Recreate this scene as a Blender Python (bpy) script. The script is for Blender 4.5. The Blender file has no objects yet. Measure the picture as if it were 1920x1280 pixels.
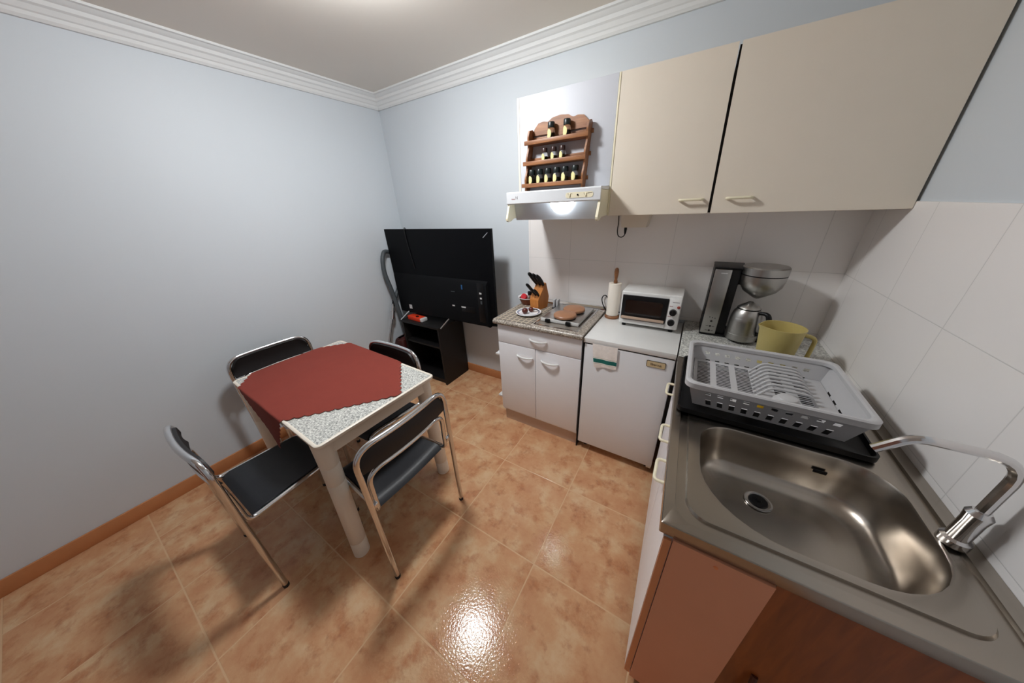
import bpy, bmesh, math, random
from mathutils import Vector, Matrix
random.seed(4)
PI = math.pi
SC = bpy.context.scene
COL = SC.collection

# ------------------------------------------------------------------ materials
def srgb(r, g, b):
    f = lambda c: (c / 255) / 12.92 if c / 255 <= .04045 else ((c / 255 + .055) / 1.055) ** 2.4
    return (f(r), f(g), f(b), 1)

def newmat(name):
    m = bpy.data.materials.new(name); m.use_nodes = True
    nt = m.node_tree; b = nt.nodes['Principled BSDF']
    return m, nt, b

def N(nt, t, **k):
    n = nt.nodes.new(t)
    for a, v in k.items(): setattr(n, a, v)
    return n

def mat(name, col, rough=.5, metal=0, spec=None, var=.06, scale=12, bump=0, bscale=200, trans=0, coat=0, ior=None, alpha=None):
    """plain surface with a little procedural unevenness"""
    m, nt, b = newmat(name); L = nt.links.new
    tc = N(nt, 'ShaderNodeTexCoord')
    nz = N(nt, 'ShaderNodeTexNoise'); nz.inputs['Scale'].default_value = scale; nz.inputs['Detail'].default_value = 4
    L(tc.outputs['Object'], nz.inputs['Vector'])
    mx = N(nt, 'ShaderNodeMix', data_type='RGBA')
    c = Vector(col[:3])
    mx.inputs['A'].default_value = (*(c * (1 - var)), 1); mx.inputs['B'].default_value = (*[min(1, v) for v in c * (1 + var)], 1)
    L(nz.outputs['Fac'], mx.inputs['Factor']); L(mx.outputs['Result'], b.inputs['Base Color'])
    b.inputs['Roughness'].default_value = rough; b.inputs['Metallic'].default_value = metal
    if spec is not None: b.inputs['Specular IOR Level'].default_value = spec
    if trans: b.inputs['Transmission Weight'].default_value = trans
    if ior: b.inputs['IOR'].default_value = ior
    if coat: b.inputs['Coat Weight'].default_value = coat
    if bump:
        n2 = N(nt, 'ShaderNodeTexNoise'); n2.inputs['Scale'].default_value = bscale; n2.inputs['Detail'].default_value = 3
        L(tc.outputs['Object'], n2.inputs['Vector'])
        bp = N(nt, 'ShaderNodeBump'); bp.inputs['Strength'].default_value = bump; bp.inputs['Distance'].default_value = .002
        L(n2.outputs['Fac'], bp.inputs['Height']); L(bp.outputs['Normal'], b.inputs['Normal'])
    return m

def ramp(nt, stops, interp='LINEAR'):
    r = N(nt, 'ShaderNodeValToRGB'); r.color_ramp.interpolation = interp
    e = r.color_ramp.elements
    while len(e) < len(stops): e.new(.5)
    for el, (p, c) in zip(e, stops): el.position = p; el.color = c
    return r

def mat_speckle(name, stops, scale=140, rough=.35, bump=0):
    m, nt, b = newmat(name); L = nt.links.new
    tc = N(nt, 'ShaderNodeTexCoord')
    v = N(nt, 'ShaderNodeTexNoise'); v.inputs['Scale'].default_value = scale; v.inputs['Detail'].default_value = 2; v.inputs['Roughness'].default_value = .7
    L(tc.outputs['Object'], v.inputs['Vector'])
    r = ramp(nt, stops); L(v.outputs['Fac'], r.inputs['Fac']); L(r.outputs['Color'], b.inputs['Base Color'])
    b.inputs['Roughness'].default_value = rough
    return m

def mat_wood(name, c1, c2, axis=0, rough=.5, scale=18):
    m, nt, b = newmat(name); L = nt.links.new
    tc = N(nt, 'ShaderNodeTexCoord'); mp = N(nt, 'ShaderNodeMapping')
    s = [scale, scale, scale]; s[axis] = scale / 9; mp.inputs['Scale'].default_value = s
    L(tc.outputs['Object'], mp.inputs['Vector'])
    nz = N(nt, 'ShaderNodeTexNoise'); nz.inputs['Scale'].default_value = 3; nz.inputs['Detail'].default_value = 6; nz.inputs['Distortion'].default_value = .8
    L(mp.outputs['Vector'], nz.inputs['Vector'])
    r = ramp(nt, [(.3, c1), (.7, c2)]); L(nz.outputs['Fac'], r.inputs['Fac']); L(r.outputs['Color'], b.inputs['Base Color'])
    b.inputs['Roughness'].default_value = rough
    return m

def mat_brushed(name, col, axis=2, rough=.3):
    m, nt, b = newmat(name); L = nt.links.new
    tc = N(nt, 'ShaderNodeTexCoord'); mp = N(nt, 'ShaderNodeMapping')
    s = [300, 300, 300]; s[axis] = 4; mp.inputs['Scale'].default_value = s
    L(tc.outputs['Object'], mp.inputs['Vector'])
    nz = N(nt, 'ShaderNodeTexNoise'); nz.inputs['Scale'].default_value = 1; nz.inputs['Detail'].default_value = 3
    L(mp.outputs['Vector'], nz.inputs['Vector'])
    mr = N(nt, 'ShaderNodeMapRange'); mr.inputs['To Min'].default_value = rough - .08; mr.inputs['To Max'].default_value = rough + .08
    L(nz.outputs['Fac'], mr.inputs['Value']); L(mr.outputs['Result'], b.inputs['Roughness'])
    b.inputs['Base Color'].default_value = col; b.inputs['Metallic'].default_value = 1
    return m

TILE, TX, TY = .4541, 1.1724, -.829

def mat_floor():
    m, nt, b = newmat('glazed_floor_tile'); L = nt.links.new
    g = N(nt, 'ShaderNodeNewGeometry')
    sep = N(nt, 'ShaderNodeSeparateXYZ'); L(g.outputs['Position'], sep.inputs['Vector'])
    def M(op, a, bb=None):
        n = N(nt, 'ShaderNodeMath', operation=op)
        for i, v in enumerate((a, bb)):
            if v is None: continue
            if isinstance(v, (int, float)): n.inputs[i].default_value = v
            else: L(v, n.inputs[i])
        return n.outputs[0]
    def dist(ax, off):
        q = M('DIVIDE', M('SUBTRACT', sep.outputs[ax], off), TILE)
        f = M('FRACT', M('ADD', q, 50))
        return M('MULTIPLY', M('MINIMUM', f, M('SUBTRACT', 1, f)), TILE), M('FLOOR', M('ADD', q, 50))
    dx, ix = dist('X', TX); dy, iy = dist('Y', TY)
    d = M('MINIMUM', dx, dy)
    grout = N(nt, 'ShaderNodeMapRange', interpolation_type='SMOOTHSTEP')
    grout.inputs['From Min'].default_value = .0018; grout.inputs['From Max'].default_value = .0040
    L(d, grout.inputs['Value'])
    # each tile shifts the cloud pattern
    cmb = N(nt, 'ShaderNodeCombineXYZ'); L(M('MULTIPLY', ix, 3.7), cmb.inputs[0]); L(M('MULTIPLY', iy, 5.3), cmb.inputs[1])
    add = N(nt, 'ShaderNodeVectorMath', operation='ADD'); L(g.outputs['Position'], add.inputs[0]); L(cmb.outputs[0], add.inputs[1])
    n1 = N(nt, 'ShaderNodeTexNoise'); n1.inputs['Scale'].default_value = 6.5; n1.inputs['Detail'].default_value = 6; n1.inputs['Roughness'].default_value = .62
    n2 = N(nt, 'ShaderNodeTexNoise'); n2.inputs['Scale'].default_value = 11; n2.inputs['Detail'].default_value = 6; n2.inputs['Roughness'].default_value = .65; n2.inputs['Distortion'].default_value = 0
    n3 = N(nt, 'ShaderNodeTexNoise'); n3.inputs['Scale'].default_value = 40; n3.inputs['Detail'].default_value = 4
    for n in (n1, n2, n3): L(add.outputs[0], n.inputs['Vector'])
    r1 = ramp(nt, [(.34, srgb(196, 142, 104)), (.5, srgb(205, 158, 118)), (.66, srgb(214, 180, 142))])
    L(n1.outputs['Fac'], r1.inputs['Fac'])
    r2 = ramp(nt, [(.50, (0, 0, 0, 1)), (.68, (1, 1, 1, 1))]); L(n2.outputs['Fac'], r2.inputs['Fac'])
    mx = N(nt, 'ShaderNodeMix', data_type='RGBA'); mx.inputs['B'].default_value = srgb(178, 116, 78)
    L(r1.outputs['Color'], mx.inputs['A']); L(M('MULTIPLY', r2.outputs['Color'], .8), mx.inputs['Factor'])
    r3 = ramp(nt, [(.5, (0, 0, 0, 1)), (.75, (1, 1, 1, 1))]); L(n3.outputs['Fac'], r3.inputs['Fac'])
    mx2 = N(nt, 'ShaderNodeMix', data_type='RGBA'); mx2.inputs['B'].default_value = srgb(138, 98, 76)
    L(mx.outputs['Result'], mx2.inputs['A']); L(M('MULTIPLY', M('MULTIPLY', r3.outputs['Color'], r2.outputs['Color']), .6), mx2.inputs['Factor'])
    gx = N(nt, 'ShaderNodeMix', data_type='RGBA'); gx.inputs['A'].default_value = srgb(214, 176, 138)
    L(mx2.outputs['Result'], gx.inputs['B']); L(grout.outputs['Result'], gx.inputs['Factor'])
    L(gx.outputs['Result'], b.inputs['Base Color'])
    b.inputs['Roughness'].default_value = .10
    b.inputs['Specular IOR Level'].default_value = .24
    bn = N(nt, 'ShaderNodeTexNoise'); bn.inputs['Scale'].default_value = 120; bn.inputs['Detail'].default_value = 2
    L(g.outputs['Position'], bn.inputs['Vector'])
    h = M('ADD', M('MULTIPLY', bn.outputs['Fac'], .75), grout.outputs['Result'])
    bp = N(nt, 'ShaderNodeBump'); bp.inputs['Strength'].default_value = .55; bp.inputs['Distance'].default_value = .0012
    L(h, bp.inputs['Height']); L(bp.outputs['Normal'], b.inputs['Normal'])
    return m

def mat_walltile():
    m, nt, b = newmat('white_wall_tile'); L = nt.links.new
    g = N(nt, 'ShaderNodeNewGeometry'); sep = N(nt, 'ShaderNodeSeparateXYZ'); L(g.outputs['Position'], sep.inputs['Vector'])
    def M(op, a, bb=None):
        n = N(nt, 'ShaderNodeMath', operation=op)
        for i, v in enumerate((a, bb)):
            if v is None: continue
            if isinstance(v, (int, float)): n.inputs[i].default_value = v
            else: L(v, n.inputs[i])
        return n.outputs[0]
    def dist(ax, off, T):
        f = M('FRACT', M('ADD', M('DIVIDE', M('SUBTRACT', sep.outputs[ax], off), T), 50))
        return M('MULTIPLY', M('MINIMUM', f, M('SUBTRACT', 1, f)), T)
    d = M('MINIMUM', M('MINIMUM', dist('X', 1.405, .31), dist('Y', -.008 + .2, .31)), dist('Z', 1.19, .31))
    mr = N(nt, 'ShaderNodeMapRange'); mr.inputs['From Min'].default_value = .0006; mr.inputs['From Max'].default_value = .0018
    L(d, mr.inputs['Value'])
    mx = N(nt, 'ShaderNodeMix', data_type='RGBA'); mx.inputs['A'].default_value = srgb(222, 220, 218); mx.inputs['B'].default_value = srgb(243, 240, 238)
    L(mr.outputs['Result'], mx.inputs['Factor']); L(mx.outputs['Result'], b.inputs['Base Color'])
    b.inputs['Roughness'].default_value = .22
    bp = N(nt, 'ShaderNodeBump'); bp.inputs['Strength'].default_value = .4; bp.inputs['Distance'].default_value = .001
    L(mr.outputs['Result'], bp.inputs['Height']); L(bp.outputs['Normal'], b.inputs['Normal'])
    return m

def mat_plaid():
    m, nt, b = newmat('brown_plaid_cloth'); L = nt.links.new
    g = N(nt, 'ShaderNodeNewGeometry'); sep = N(nt, 'ShaderNodeSeparateXYZ'); L(g.outputs['Position'], sep.inputs['Vector'])
    def st(ax, T, w):
        a = N(nt, 'ShaderNodeMath', operation='PINGPONG'); L(sep.outputs[ax], a.inputs[0]); a.inputs[1].default_value = T
        c = N(nt, 'ShaderNodeMath', operation='LESS_THAN'); L(a.outputs[0], c.inputs[0]); c.inputs[1].default_value = w
        return c.outputs[0]
    mxn = N(nt, 'ShaderNodeMath', operation='MAXIMUM'); L(st('X', .018, .0045), mxn.inputs[0]); L(st('Y', .018, .0045), mxn.inputs[1])
    nz = N(nt, 'ShaderNodeTexNoise'); nz.inputs['Scale'].default_value = 30
    r = ramp(nt, [(.3, srgb(108, 100, 92)), (.7, srgb(126, 117, 107))]); L(nz.outputs['Fac'], r.inputs['Fac'])
    mx = N(nt, 'ShaderNodeMix', data_type='RGBA'); L(r.outputs['Color'], mx.inputs['A']); mx.inputs['B'].default_value = srgb(172, 158, 140)
    L(mxn.outputs[0], mx.inputs['Factor']); L(mx.outputs['Result'], b.inputs['Base Color'])
    b.inputs['Roughness'].default_value = .9
    return m

def mat_towel():
    m, nt, b = newmat('tea_towel_cloth'); L = nt.links.new
    tc = N(nt, 'ShaderNodeTexCoord'); sep = N(nt, 'ShaderNodeSeparateXYZ'); L(tc.outputs['Object'], sep.inputs['Vector'])
    w = srgb(248, 242, 236); gr = srgb(28, 112, 104)
    mr = N(nt, 'ShaderNodeMapRange'); mr.inputs['From Min'].default_value = -.16; mr.inputs['From Max'].default_value = 0
    L(sep.outputs['Z'], mr.inputs['Value'])
    r = ramp(nt, [(0, w), (.20, srgb(205, 200, 180)), (.215, srgb(250, 250, 244)), (.25, gr), (.41, srgb(250, 250, 244)), (.44, srgb(196, 190, 165)), (.455, w)], 'CONSTANT')
    L(mr.outputs['Result'], r.inputs['Fac'])
    nz = N(nt, 'ShaderNodeTexNoise'); nz.inputs['Scale'].default_value = 60; nz.inputs['Detail'].default_value = 3
    L(tc.outputs['Object'], nz.inputs['Vector'])
    r2 = ramp(nt, [(.35, (.92, .92, .92, 1)), (.65, (1, 1, 1, 1))]); L(nz.outputs['Fac'], r2.inputs['Fac'])
    mx = N(nt, 'ShaderNodeMix', data_type='RGBA', blend_type='MULTIPLY'); mx.inputs['Factor'].default_value = 1
    L(r.outputs['Color'], mx.inputs['A']); L(r2.outputs['Color'], mx.inputs['B']); L(mx.outputs['Result'], b.inputs['Base Color'])
    b.inputs['Roughness'].default_value = .95
    return m

def mat_emit(name, col, s):
    m, nt, b = newmat(name)
    b.inputs['Base Color'].default_value = (.9, .9, .9, 1)
    b.inputs['Emission Color'].default_value = col; b.inputs['Emission Strength'].default_value = s
    return m

M_WALL = mat('wall_paint', srgb(206, 213, 219), .55, var=.015, scale=3, bump=.05, bscale=90)
M_CEIL = mat('ceiling_paint', srgb(228, 222, 213), .7, var=.015, scale=3)
M_CORN = mat('cornice_plaster', srgb(226, 228, 228), .6, var=.02)
M_FLOOR = mat_floor(); M_WTILE = mat_walltile()
M_BASE = mat('terracotta_baseboard_tile', srgb(190, 128, 84), .25, var=.15, scale=9)
M_WHITE = mat('white_laminate', srgb(238, 238, 241), .38, var=.02)
M_HDOOR = mat('white_gloss_laminate', srgb(206, 209, 216), .55, var=.01)
M_CREAM = mat('cream_laminate', srgb(229, 219, 203), .42, var=.02)
M_PLCREAM = mat('cream_plastic', srgb(232, 224, 196), .4, var=.02)
M_ENAM = mat('white_enamel', srgb(222, 222, 220), .22, var=.015)
M_HOODW = mat('white_painted_metal', srgb(214, 217, 220), .3, var=.01)
M_CHROME = mat('chrome', (.72, .72, .73, 1), .12, 1, var=.02)
M_ALU = mat_brushed('brushed_aluminium', (.62, .62, .62, 1), 0, .35)
M_STEEL = mat('satin_sink_steel', (.40, .36, .315, 1), .27, 1, var=.03, scale=6)
M_STEELV = mat('satin_steel', (.42, .41, .39, 1), .33, 1, var=.02)
M_BLACKL = mat('black_leatherette', srgb(13, 16, 23), .48, var=.1, bump=.15, bscale=300)
M_BROWNB = mat('dark_brown_leatherette', srgb(20, 16, 18), .55, var=.1)
M_BLACK = mat('black_plastic', srgb(9, 9, 11), .4, var=.08, spec=.3)
M_TVB = mat('tv_black_plastic', srgb(4, 5, 8), .5, var=.05, spec=.12)
M_TVB2 = mat('tv_black_matte_plastic', srgb(6, 7, 10), .6, var=.05, spec=.15)
M_BWOOD = mat_wood('black_brown_wood', srgb(9, 7, 8), srgb(14, 11, 11), 2, .55)
M_RUB = mat('dark_rubber', srgb(28, 27, 27), .7)
M_GRAN = mat_speckle('grey_speckled_laminate', [(.36, srgb(120, 120, 117)), (.46, srgb(176, 177, 172)), (.56, srgb(198, 198, 192)), (.66, srgb(230, 230, 224))], 130, .35)
M_GRANB = mat_speckle('brown_grey_granite_laminate', [(.32, srgb(86, 76, 68)), (.46, srgb(140, 130, 120)), (.56, srgb(165, 155, 143)), (.7, srgb(215, 208, 198))], 110, .3)
M_TPLAS = mat('white_table_plastic', srgb(226, 218, 204), .4, var=.02)
M_RED = mat('brick_red_cloth', srgb(124, 47, 35), .92, var=.06, scale=25, bump=.2, bscale=500)
M_HWOOD = mat_wood('honey_brown_wood', srgb(118, 74, 44), srgb(160, 108, 68), 0, .45)
M_OWOOD = mat_wood('orange_beech_wood', srgb(178, 108, 46), srgb(202, 130, 62), 2, .4)
M_DOORW = mat_wood('orange_brown_door_wood', srgb(120, 62, 22), srgb(150, 80, 30), 2, .45)
M_BOUNCE = mat('warm_bounce_panel', srgb(214, 150, 118), .5, var=.03)  # warm bounce light put into the base colour
M_PAPER = mat('white_paper', srgb(238, 230, 218), .95, var=.02, bump=.2, bscale=120)
M_GLASS = mat('clear_glass', (.92, .93, .92, 1), .05, trans=1, ior=1.3, var=.01)
M_SPICE = mat('brown_ground_spice', srgb(110, 72, 40), .9, var=.3, scale=90)
M_HERB = mat('pale_dried_herbs', srgb(176, 160, 110), .9, var=.3, scale=90)
M_OIL = mat('yellow_spice', srgb(190, 150, 36), .8, var=.2, scale=60)
M_LABEL = mat('pale_yellow_label', srgb(232, 220, 158), .7, var=.1, scale=150)
M_CAPB = mat('black_cap', srgb(22, 30, 30), .35)
M_CAPBR = mat('dark_brown_cap', srgb(56, 34, 30), .35)
M_TERRA = mat('terracotta_glaze', srgb(132, 70, 42), .35, var=.1)
M_PORC = mat('white_porcelain', srgb(234, 234, 236), .15, var=.01)
M_BLUE = mat('blue_grey_band', srgb(142, 150, 166), .2, var=.15, scale=120)
M_FRUIT = mat('dark_red_fruit', srgb(88, 34, 24), .35, var=.2, scale=60)
M_STEM = mat('dry_brown_stem', srgb(64, 50, 40), .8)
M_COPPER = mat('copper_brown_enamel', srgb(160, 114, 84), .38, var=.08, scale=8)
M_HOBG = mat('grey_brown_glass', srgb(120, 112, 104), .15, var=.03)
M_REDP = mat('red_plastic', srgb(196, 30, 44), .35)
M_ORANGE = mat('orange_red_card', srgb(226, 62, 28), .5, var=.05)
M_GREY = mat('light_grey_plastic', srgb(186, 186, 188), .4, var=.02)
M_GREYH = mat('grey_hose', srgb(70, 76, 80), .5, var=.08)
M_DRED = mat('dark_red_plastic', srgb(58, 20, 18), .35)
M_YELL = mat('translucent_yellow_plastic', srgb(192, 176, 112), .35, var=.03)
M_YSP = mat('yellow_sponge', srgb(232, 186, 30), .95, var=.1, scale=90, bump=.5, bscale=150)
M_OSP = mat('orange_sponge', srgb(206, 120, 40), .95, var=.1, scale=90, bump=.5, bscale=150)
M_TOAST = mat('white_toaster_enamel', srgb(226, 226, 224), .3, var=.01)
M_OVG = mat('dark_oven_glass', srgb(26, 18, 18), .06, var=.1, scale=3)
M_BAR = mat('beige_oven_handle', srgb(186, 160, 140), .4)
M_INK = mat('dark_ink', srgb(60, 46, 34), .6)
M_INKR = mat('red_ink', srgb(150, 60, 50), .6)
M_INKG = mat('grey_ink', srgb(130, 126, 132), .6)
M_BADGE = mat('beige_badge', srgb(206, 186, 146), .4)
M_DKLINE = mat('badge_border', srgb(72, 56, 38), .5)
M_STICK = mat('white_sticker', srgb(206, 206, 206), .5, var=.05)
M_BLUST = mat('blue_sticker', srgb(40, 96, 150), .5)
M_SHADOWGAP = mat('shadow_gap_black', srgb(20, 16, 18), .7)  # black that stands in for shade inside narrow gaps
M_PLAID = mat_plaid(); M_TOWEL = mat_towel()
M_LAMP = mat_emit('ceiling_lamp_diffuser', (.965, .985, 1, 1), 84)
M_HLAMP = mat_emit('hood_lamp_lens', (.88, .95, 1, 1), 16)
M_CDOOR = mat('brown_wooden_door', srgb(128, 72, 40), .45, var=.15, scale=6)

# ------------------------------------------------------------------ mesh helpers
def bm_box(bm, lo, hi, bev=0, seg=2):
    lo, hi = Vector(lo), Vector(hi)
    r = bmesh.ops.create_cube(bm, size=1)
    c, s = (lo + hi) / 2, hi - lo
    for v in r['verts']: v.co = Vector([v.co[i] * s[i] for i in range(3)]) + c
    if bev:
        es = list({e for v in r['verts'] for e in v.link_edges})
        bmesh.ops.bevel(bm, geom=es, offset=bev, segments=seg, profile=.5, affect='EDGES')
    return bm

def box(lo, hi, bev=0, seg=2): return bm_box(bmesh.new(), lo, hi, bev, seg)

def bm_hull(bm, pts):   # 8 pts: bottom 4 ccw, top 4 ccw
    v = [bm.verts.new(p) for p in pts]
    for f in ((3, 2, 1, 0), (4, 5, 6, 7), (0, 1, 5, 4), (1, 2, 6, 5), (2, 3, 7, 6), (3, 0, 4, 7)): bm.faces.new([v[i] for i in f])
    return bm

def smooth_path(pts, closed=False, n=6):
    """Catmull-Rom"""
    P = [Vector(p) for p in pts]; out = []; L = len(P)
    rng = range(L if closed else L - 1)
    for i in rng:
        g = lambda k: P[k % L] if closed else P[max(0, min(L - 1, k))]
        a, b, c, d = g(i - 1), g(i), g(i + 1), g(i + 2)
        for k in range(n):
            t = k / n
            out.append(.5 * ((2 * b) + (c - a) * t + (2 * a - 5 * b + 4 * c - d) * t * t + (3 * b - a - 3 * c + d) * t ** 3))
    if not closed: out.append(P[-1])
    return out

def fillet(pts, rads, n=6):
    """round the inner corners of a polyline"""
    P = [Vector(p) for p in pts]; out = [P[0]]
    for i in range(1, len(P) - 1):
        r = rads if isinstance(rads, (int, float)) else rads[i - 1]
        a, b, c = P[i - 1], P[i], P[i + 1]
        u, w = (a - b).normalized(), (c - b).normalized()
        ang = u.angle(w); t = min(r / math.tan(ang / 2), (a - b).length * .49, (c - b).length * .49) if ang < 3.13 else 0
        if t < 1e-5: out.append(b); continue
        p0, p1 = b + u * t, b + w * t
        for k in range(n + 1):
            s = k / n
            out.append((1 - s) ** 2 * p0 + 2 * s * (1 - s) * b + s * s * p1)
    out.append(P[-1]); return out

def bm_tube(bm, path, r, seg=10, closed=False, cap=True):
    P = [Vector(p) for p in path]; n = len(P); rings = []
    R = r if callable(r) else (lambda t: r)
    up = None
    for i in range(n):
        if closed: t = (P[(i + 1) % n] - P[i - 1])
        else: t = P[min(i + 1, n - 1)] - P[max(i - 1, 0)]
        t.normalize()
        if up is None:
            up = Vector((0, 0, 1)) if abs(t.z) < .9 else Vector((1, 0, 0))
        up = (up - t * up.dot(t)).normalized(); s = t.cross(up)
        rr = R(i / max(1, n - 1))
        rings.append([bm.verts.new(P[i] + (up * math.cos(a) + s * math.sin(a)) * rr) for a in [2 * PI * k / seg for k in range(seg)]])
    m = n if closed else n - 1
    for i in range(m):
        A, B = rings[i], rings[(i + 1) % n]
        for k in range(seg): bm.faces.new([A[k], A[(k + 1) % seg], B[(k + 1) % seg], B[k]])
    if cap and not closed:
        bm.faces.new(rings[0][::-1]); bm.faces.new(rings[-1])
    return bm

def tube(path, r, seg=10, closed=False): return bm_tube(bmesh.new(), path, r, seg, closed)

def bm_lathe(bm, prof, o=(0, 0, 0), seg=32, axis='z', cap=True):
    """prof = [(radius, height)...]"""
    o = Vector(o); rings = []
    def P(r, h, a):
        x, y = r * math.cos(a), r * math.sin(a)
        return o + (Vector((x, y, h)) if axis == 'z' else Vector((x, -h, y)) if axis == '-y' else Vector((h, x, y)))
    for r, h in prof:
        if r < 1e-6: rings.append([bm.verts.new(P(0, h, 0))])
        else: rings.append([bm.verts.new(P(r, h, 2 * PI * k / seg)) for k in range(seg)])
    for A, B in zip(rings, rings[1:]):
        for k in range(seg):
            a = [A[k % len(A)], A[(k + 1) % len(A)], B[(k + 1) % len(B)], B[k % len(B)]]
            u = []
            for v in a:
                if v not in u: u.append(v)
            if len(u) > 2: bm.faces.new(u)
    if cap:
        for R_, f in ((rings[0], -1), (rings[-1], 1)):
            if len(R_) > 2: bm.faces.new(R_[::f])
    return bm

def lathe(prof, o=(0, 0, 0), seg=32, axis='z', cap=True): return bm_lathe(bmesh.new(), prof, o, seg, axis, cap)

def bm_prism(bm, pts, d):
    """extrude a planar outline by vector d"""
    d = Vector(d); a = [bm.verts.new(p) for p in pts]; b = [bm.verts.new(Vector(p) + d) for p in pts]
    bm.faces.new(a[::-1]); bm.faces.new(b)
    for i in range(len(a)): bm.faces.new([a[i], a[(i + 1) % len(a)], b[(i + 1) % len(a)], b[i]])
    return bm

def prism(pts, d): return bm_prism(bmesh.new(), pts, d)

def rrect(x0, x1, y0, y1, r, n=5, rs=None):
    """ccw rounded rectangle, list of (x, y)"""
    rs = rs or [r] * 4; out = []
    for (cx, cy, a0, q) in ((x1, y1, 0, rs[0]), (x0, y1, 90, rs[1]), (x0, y0, 180, rs[2]), (x1, y0, 270, rs[3])):
        sx = -1 if a0 in (0, 270) else 1; sy = -1 if a0 in (0, 90) else 1
        for k in range(n + 1):
            a = math.radians(a0 + 90 * k / n)
            out.append((cx + sx * q + q * math.cos(a), cy + sy * q + q * math.sin(a)))
    return out

def loft(rings, cap0=False, cap1=False, closed=True):
    bm = bmesh.new(); V = [[bm.verts.new(p) for p in r] for r in rings]
    for A, B in zip(V, V[1:]):
        n = len(A)
        for k in range(n if closed else n - 1): bm.faces.new([A[k], A[(k + 1) % n], B[(k + 1) % n], B[k]])
    if cap0: bm.faces.new(V[0][::-1])
    if cap1: bm.faces.new(V[-1])
    return bm

def root_matrix(o):
    m = Matrix.LocRotScale(o.location, o.rotation_euler, None)
    return root_matrix(o.parent) @ m if o.parent else m

def finish(name, bm, m, parent=None, smooth=35, local=False):
    if parent is not None and not local:
        bm.transform(root_matrix(parent).inverted())
    bmesh.ops.remove_doubles(bm, verts=bm.verts, dist=1e-6)
    bmesh.ops.recalc_face_normals(bm, faces=bm.faces)
    me = bpy.data.meshes.new(name); bm.to_mesh(me); bm.free()
    ms = m if isinstance(m, (list, tuple)) else [m]
    for x in ms: me.materials.append(x)
    if smooth:
        me.polygons.foreach_set('use_smooth', [True] * len(me.polygons))
        try: me.set_sharp_from_angle(angle=math.radians(smooth))
        except Exception: pass
    o = bpy.data.objects.new(name, me); COL.objects.link(o)
    if parent is not None: o.parent = parent
    return o

def thing(name, label, cat, loc=(0, 0, 0), rz=0, group=None):
    o = bpy.data.objects.new(name, None); COL.objects.link(o)
    o.empty_display_size = .05
    o.location = loc; o.rotation_euler = (0, 0, rz)
    o['label'] = label; o['category'] = cat
    if group: o['group'] = group
    return o

def tag(o, label, cat, group=None):
    o['label'] = label; o['category'] = cat
    if group: o['group'] = group
    return o

def single(name, bm, m, label, cat, loc, group=None, smooth=35):
    """a thing that is one mesh, given in world coordinates, with its origin at loc"""
    bm.transform(Matrix.Translation(-Vector(loc)))
    o = finish(name, bm, m, None, smooth); o.location = loc
    return tag(o, label, cat, group)

def struct(name, bm, m, parent=None, smooth=35):
    o = finish(name, bm, m, parent, smooth)
    if parent is None: o['kind'] = 'structure'
    return o

def copy_tree(o, parent=None):
    c = o.copy(); COL.objects.link(c)
    if parent is not None: c.parent = parent
    for ch in list(o.children): copy_tree(ch, c)
    return c

def text_mesh(s, size, M4, extrude=.0004):
    cu = bpy.data.curves.new('lettering', 'FONT'); cu.body = s; cu.size = size; cu.extrude = extrude
    cu.align_x = 'CENTER'; cu.align_y = 'CENTER'
    o = bpy.data.objects.new('lettering', cu); COL.objects.link(o)
    dg = bpy.context.evaluated_depsgraph_get()
    me = bpy.data.meshes.new_from_object(o.evaluated_get(dg))
    bpy.data.objects.remove(o)
    bm = bmesh.new(); bm.from_mesh(me); bpy.data.meshes.remove(me)
    bm.transform(M4); return bm

def on_front(x, y, z):   # text facing -y at a point
    return Matrix.Translation((x, y, z)) @ Matrix.Rotation(PI / 2, 4, 'X')

# ------------------------------------------------------------------ the setting
H, XR, YF = 2.385, 3.08, -3.6
struct('floor', box((-.12, YF - .12, -.1), (XR + .12, .12, 0)), M_FLOOR)
struct('ceiling', box((-.12, YF - .12, H), (XR + .12, .12, H + .1)), M_CEIL)
struct('wall_left', box((-.12, YF - .12, 0), (0, .12, H)), M_WALL)
struct('wall_back', box((0, 0, 0), (XR, .12, H)), M_WALL)
struct('wall_right', box((XR, YF - .12, 0), (XR + .12, .12, H)), M_WALL)
struct('wall_front', box((0, YF - .12, 0), (XR, YF, H)), M_WALL)
# stepped plaster cornice
CP = [(0, -.088), (.012, -.088), (.02, -.078), (.024, -.066), (.03, -.062), (.04, -.046), (.05, -.040), (.056, -.026), (.066, -.022), (.078, -.012), (.09, -.010), (.09, 0), (0, 0)]
struct('trim_1', prism([(a, YF, H + z) for a, z in CP], (0, -YF, 0)), M_CORN, smooth=20)
struct('trim_2', prism([(0, -a, H + z) for a, z in CP], (XR, 0, 0)), M_CORN, smooth=20)
struct('baseboard_back', box((.012, -.012, 0), (1.36, 0, .085), .003), M_BASE)
struct('baseboard_left', box((0, YF, 0), (.012, 0, .085), .003), M_BASE)
struct('trim_3', box((1.392, -.008, .86), (XR, 0, 1.50)), M_WTILE)          # tiled splashback
struct('trim_4', box((XR - .008, -1.44, .86), (XR, -.008, 1.50)), M_WTILE)
d1 = struct('unseen_door_1', box((.9, YF, 0), (1.75, YF + .05, 2.05), .004), M_CDOOR)  # unseen door, added for brown reflections in the steel
finish('door_handle', tube(fillet([(1.68, YF + .05, 1.02), (1.68, YF + .1, 1.02), (1.57, YF + .1, 1.02)], .02), .009), M_CHROME, d1)

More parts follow.
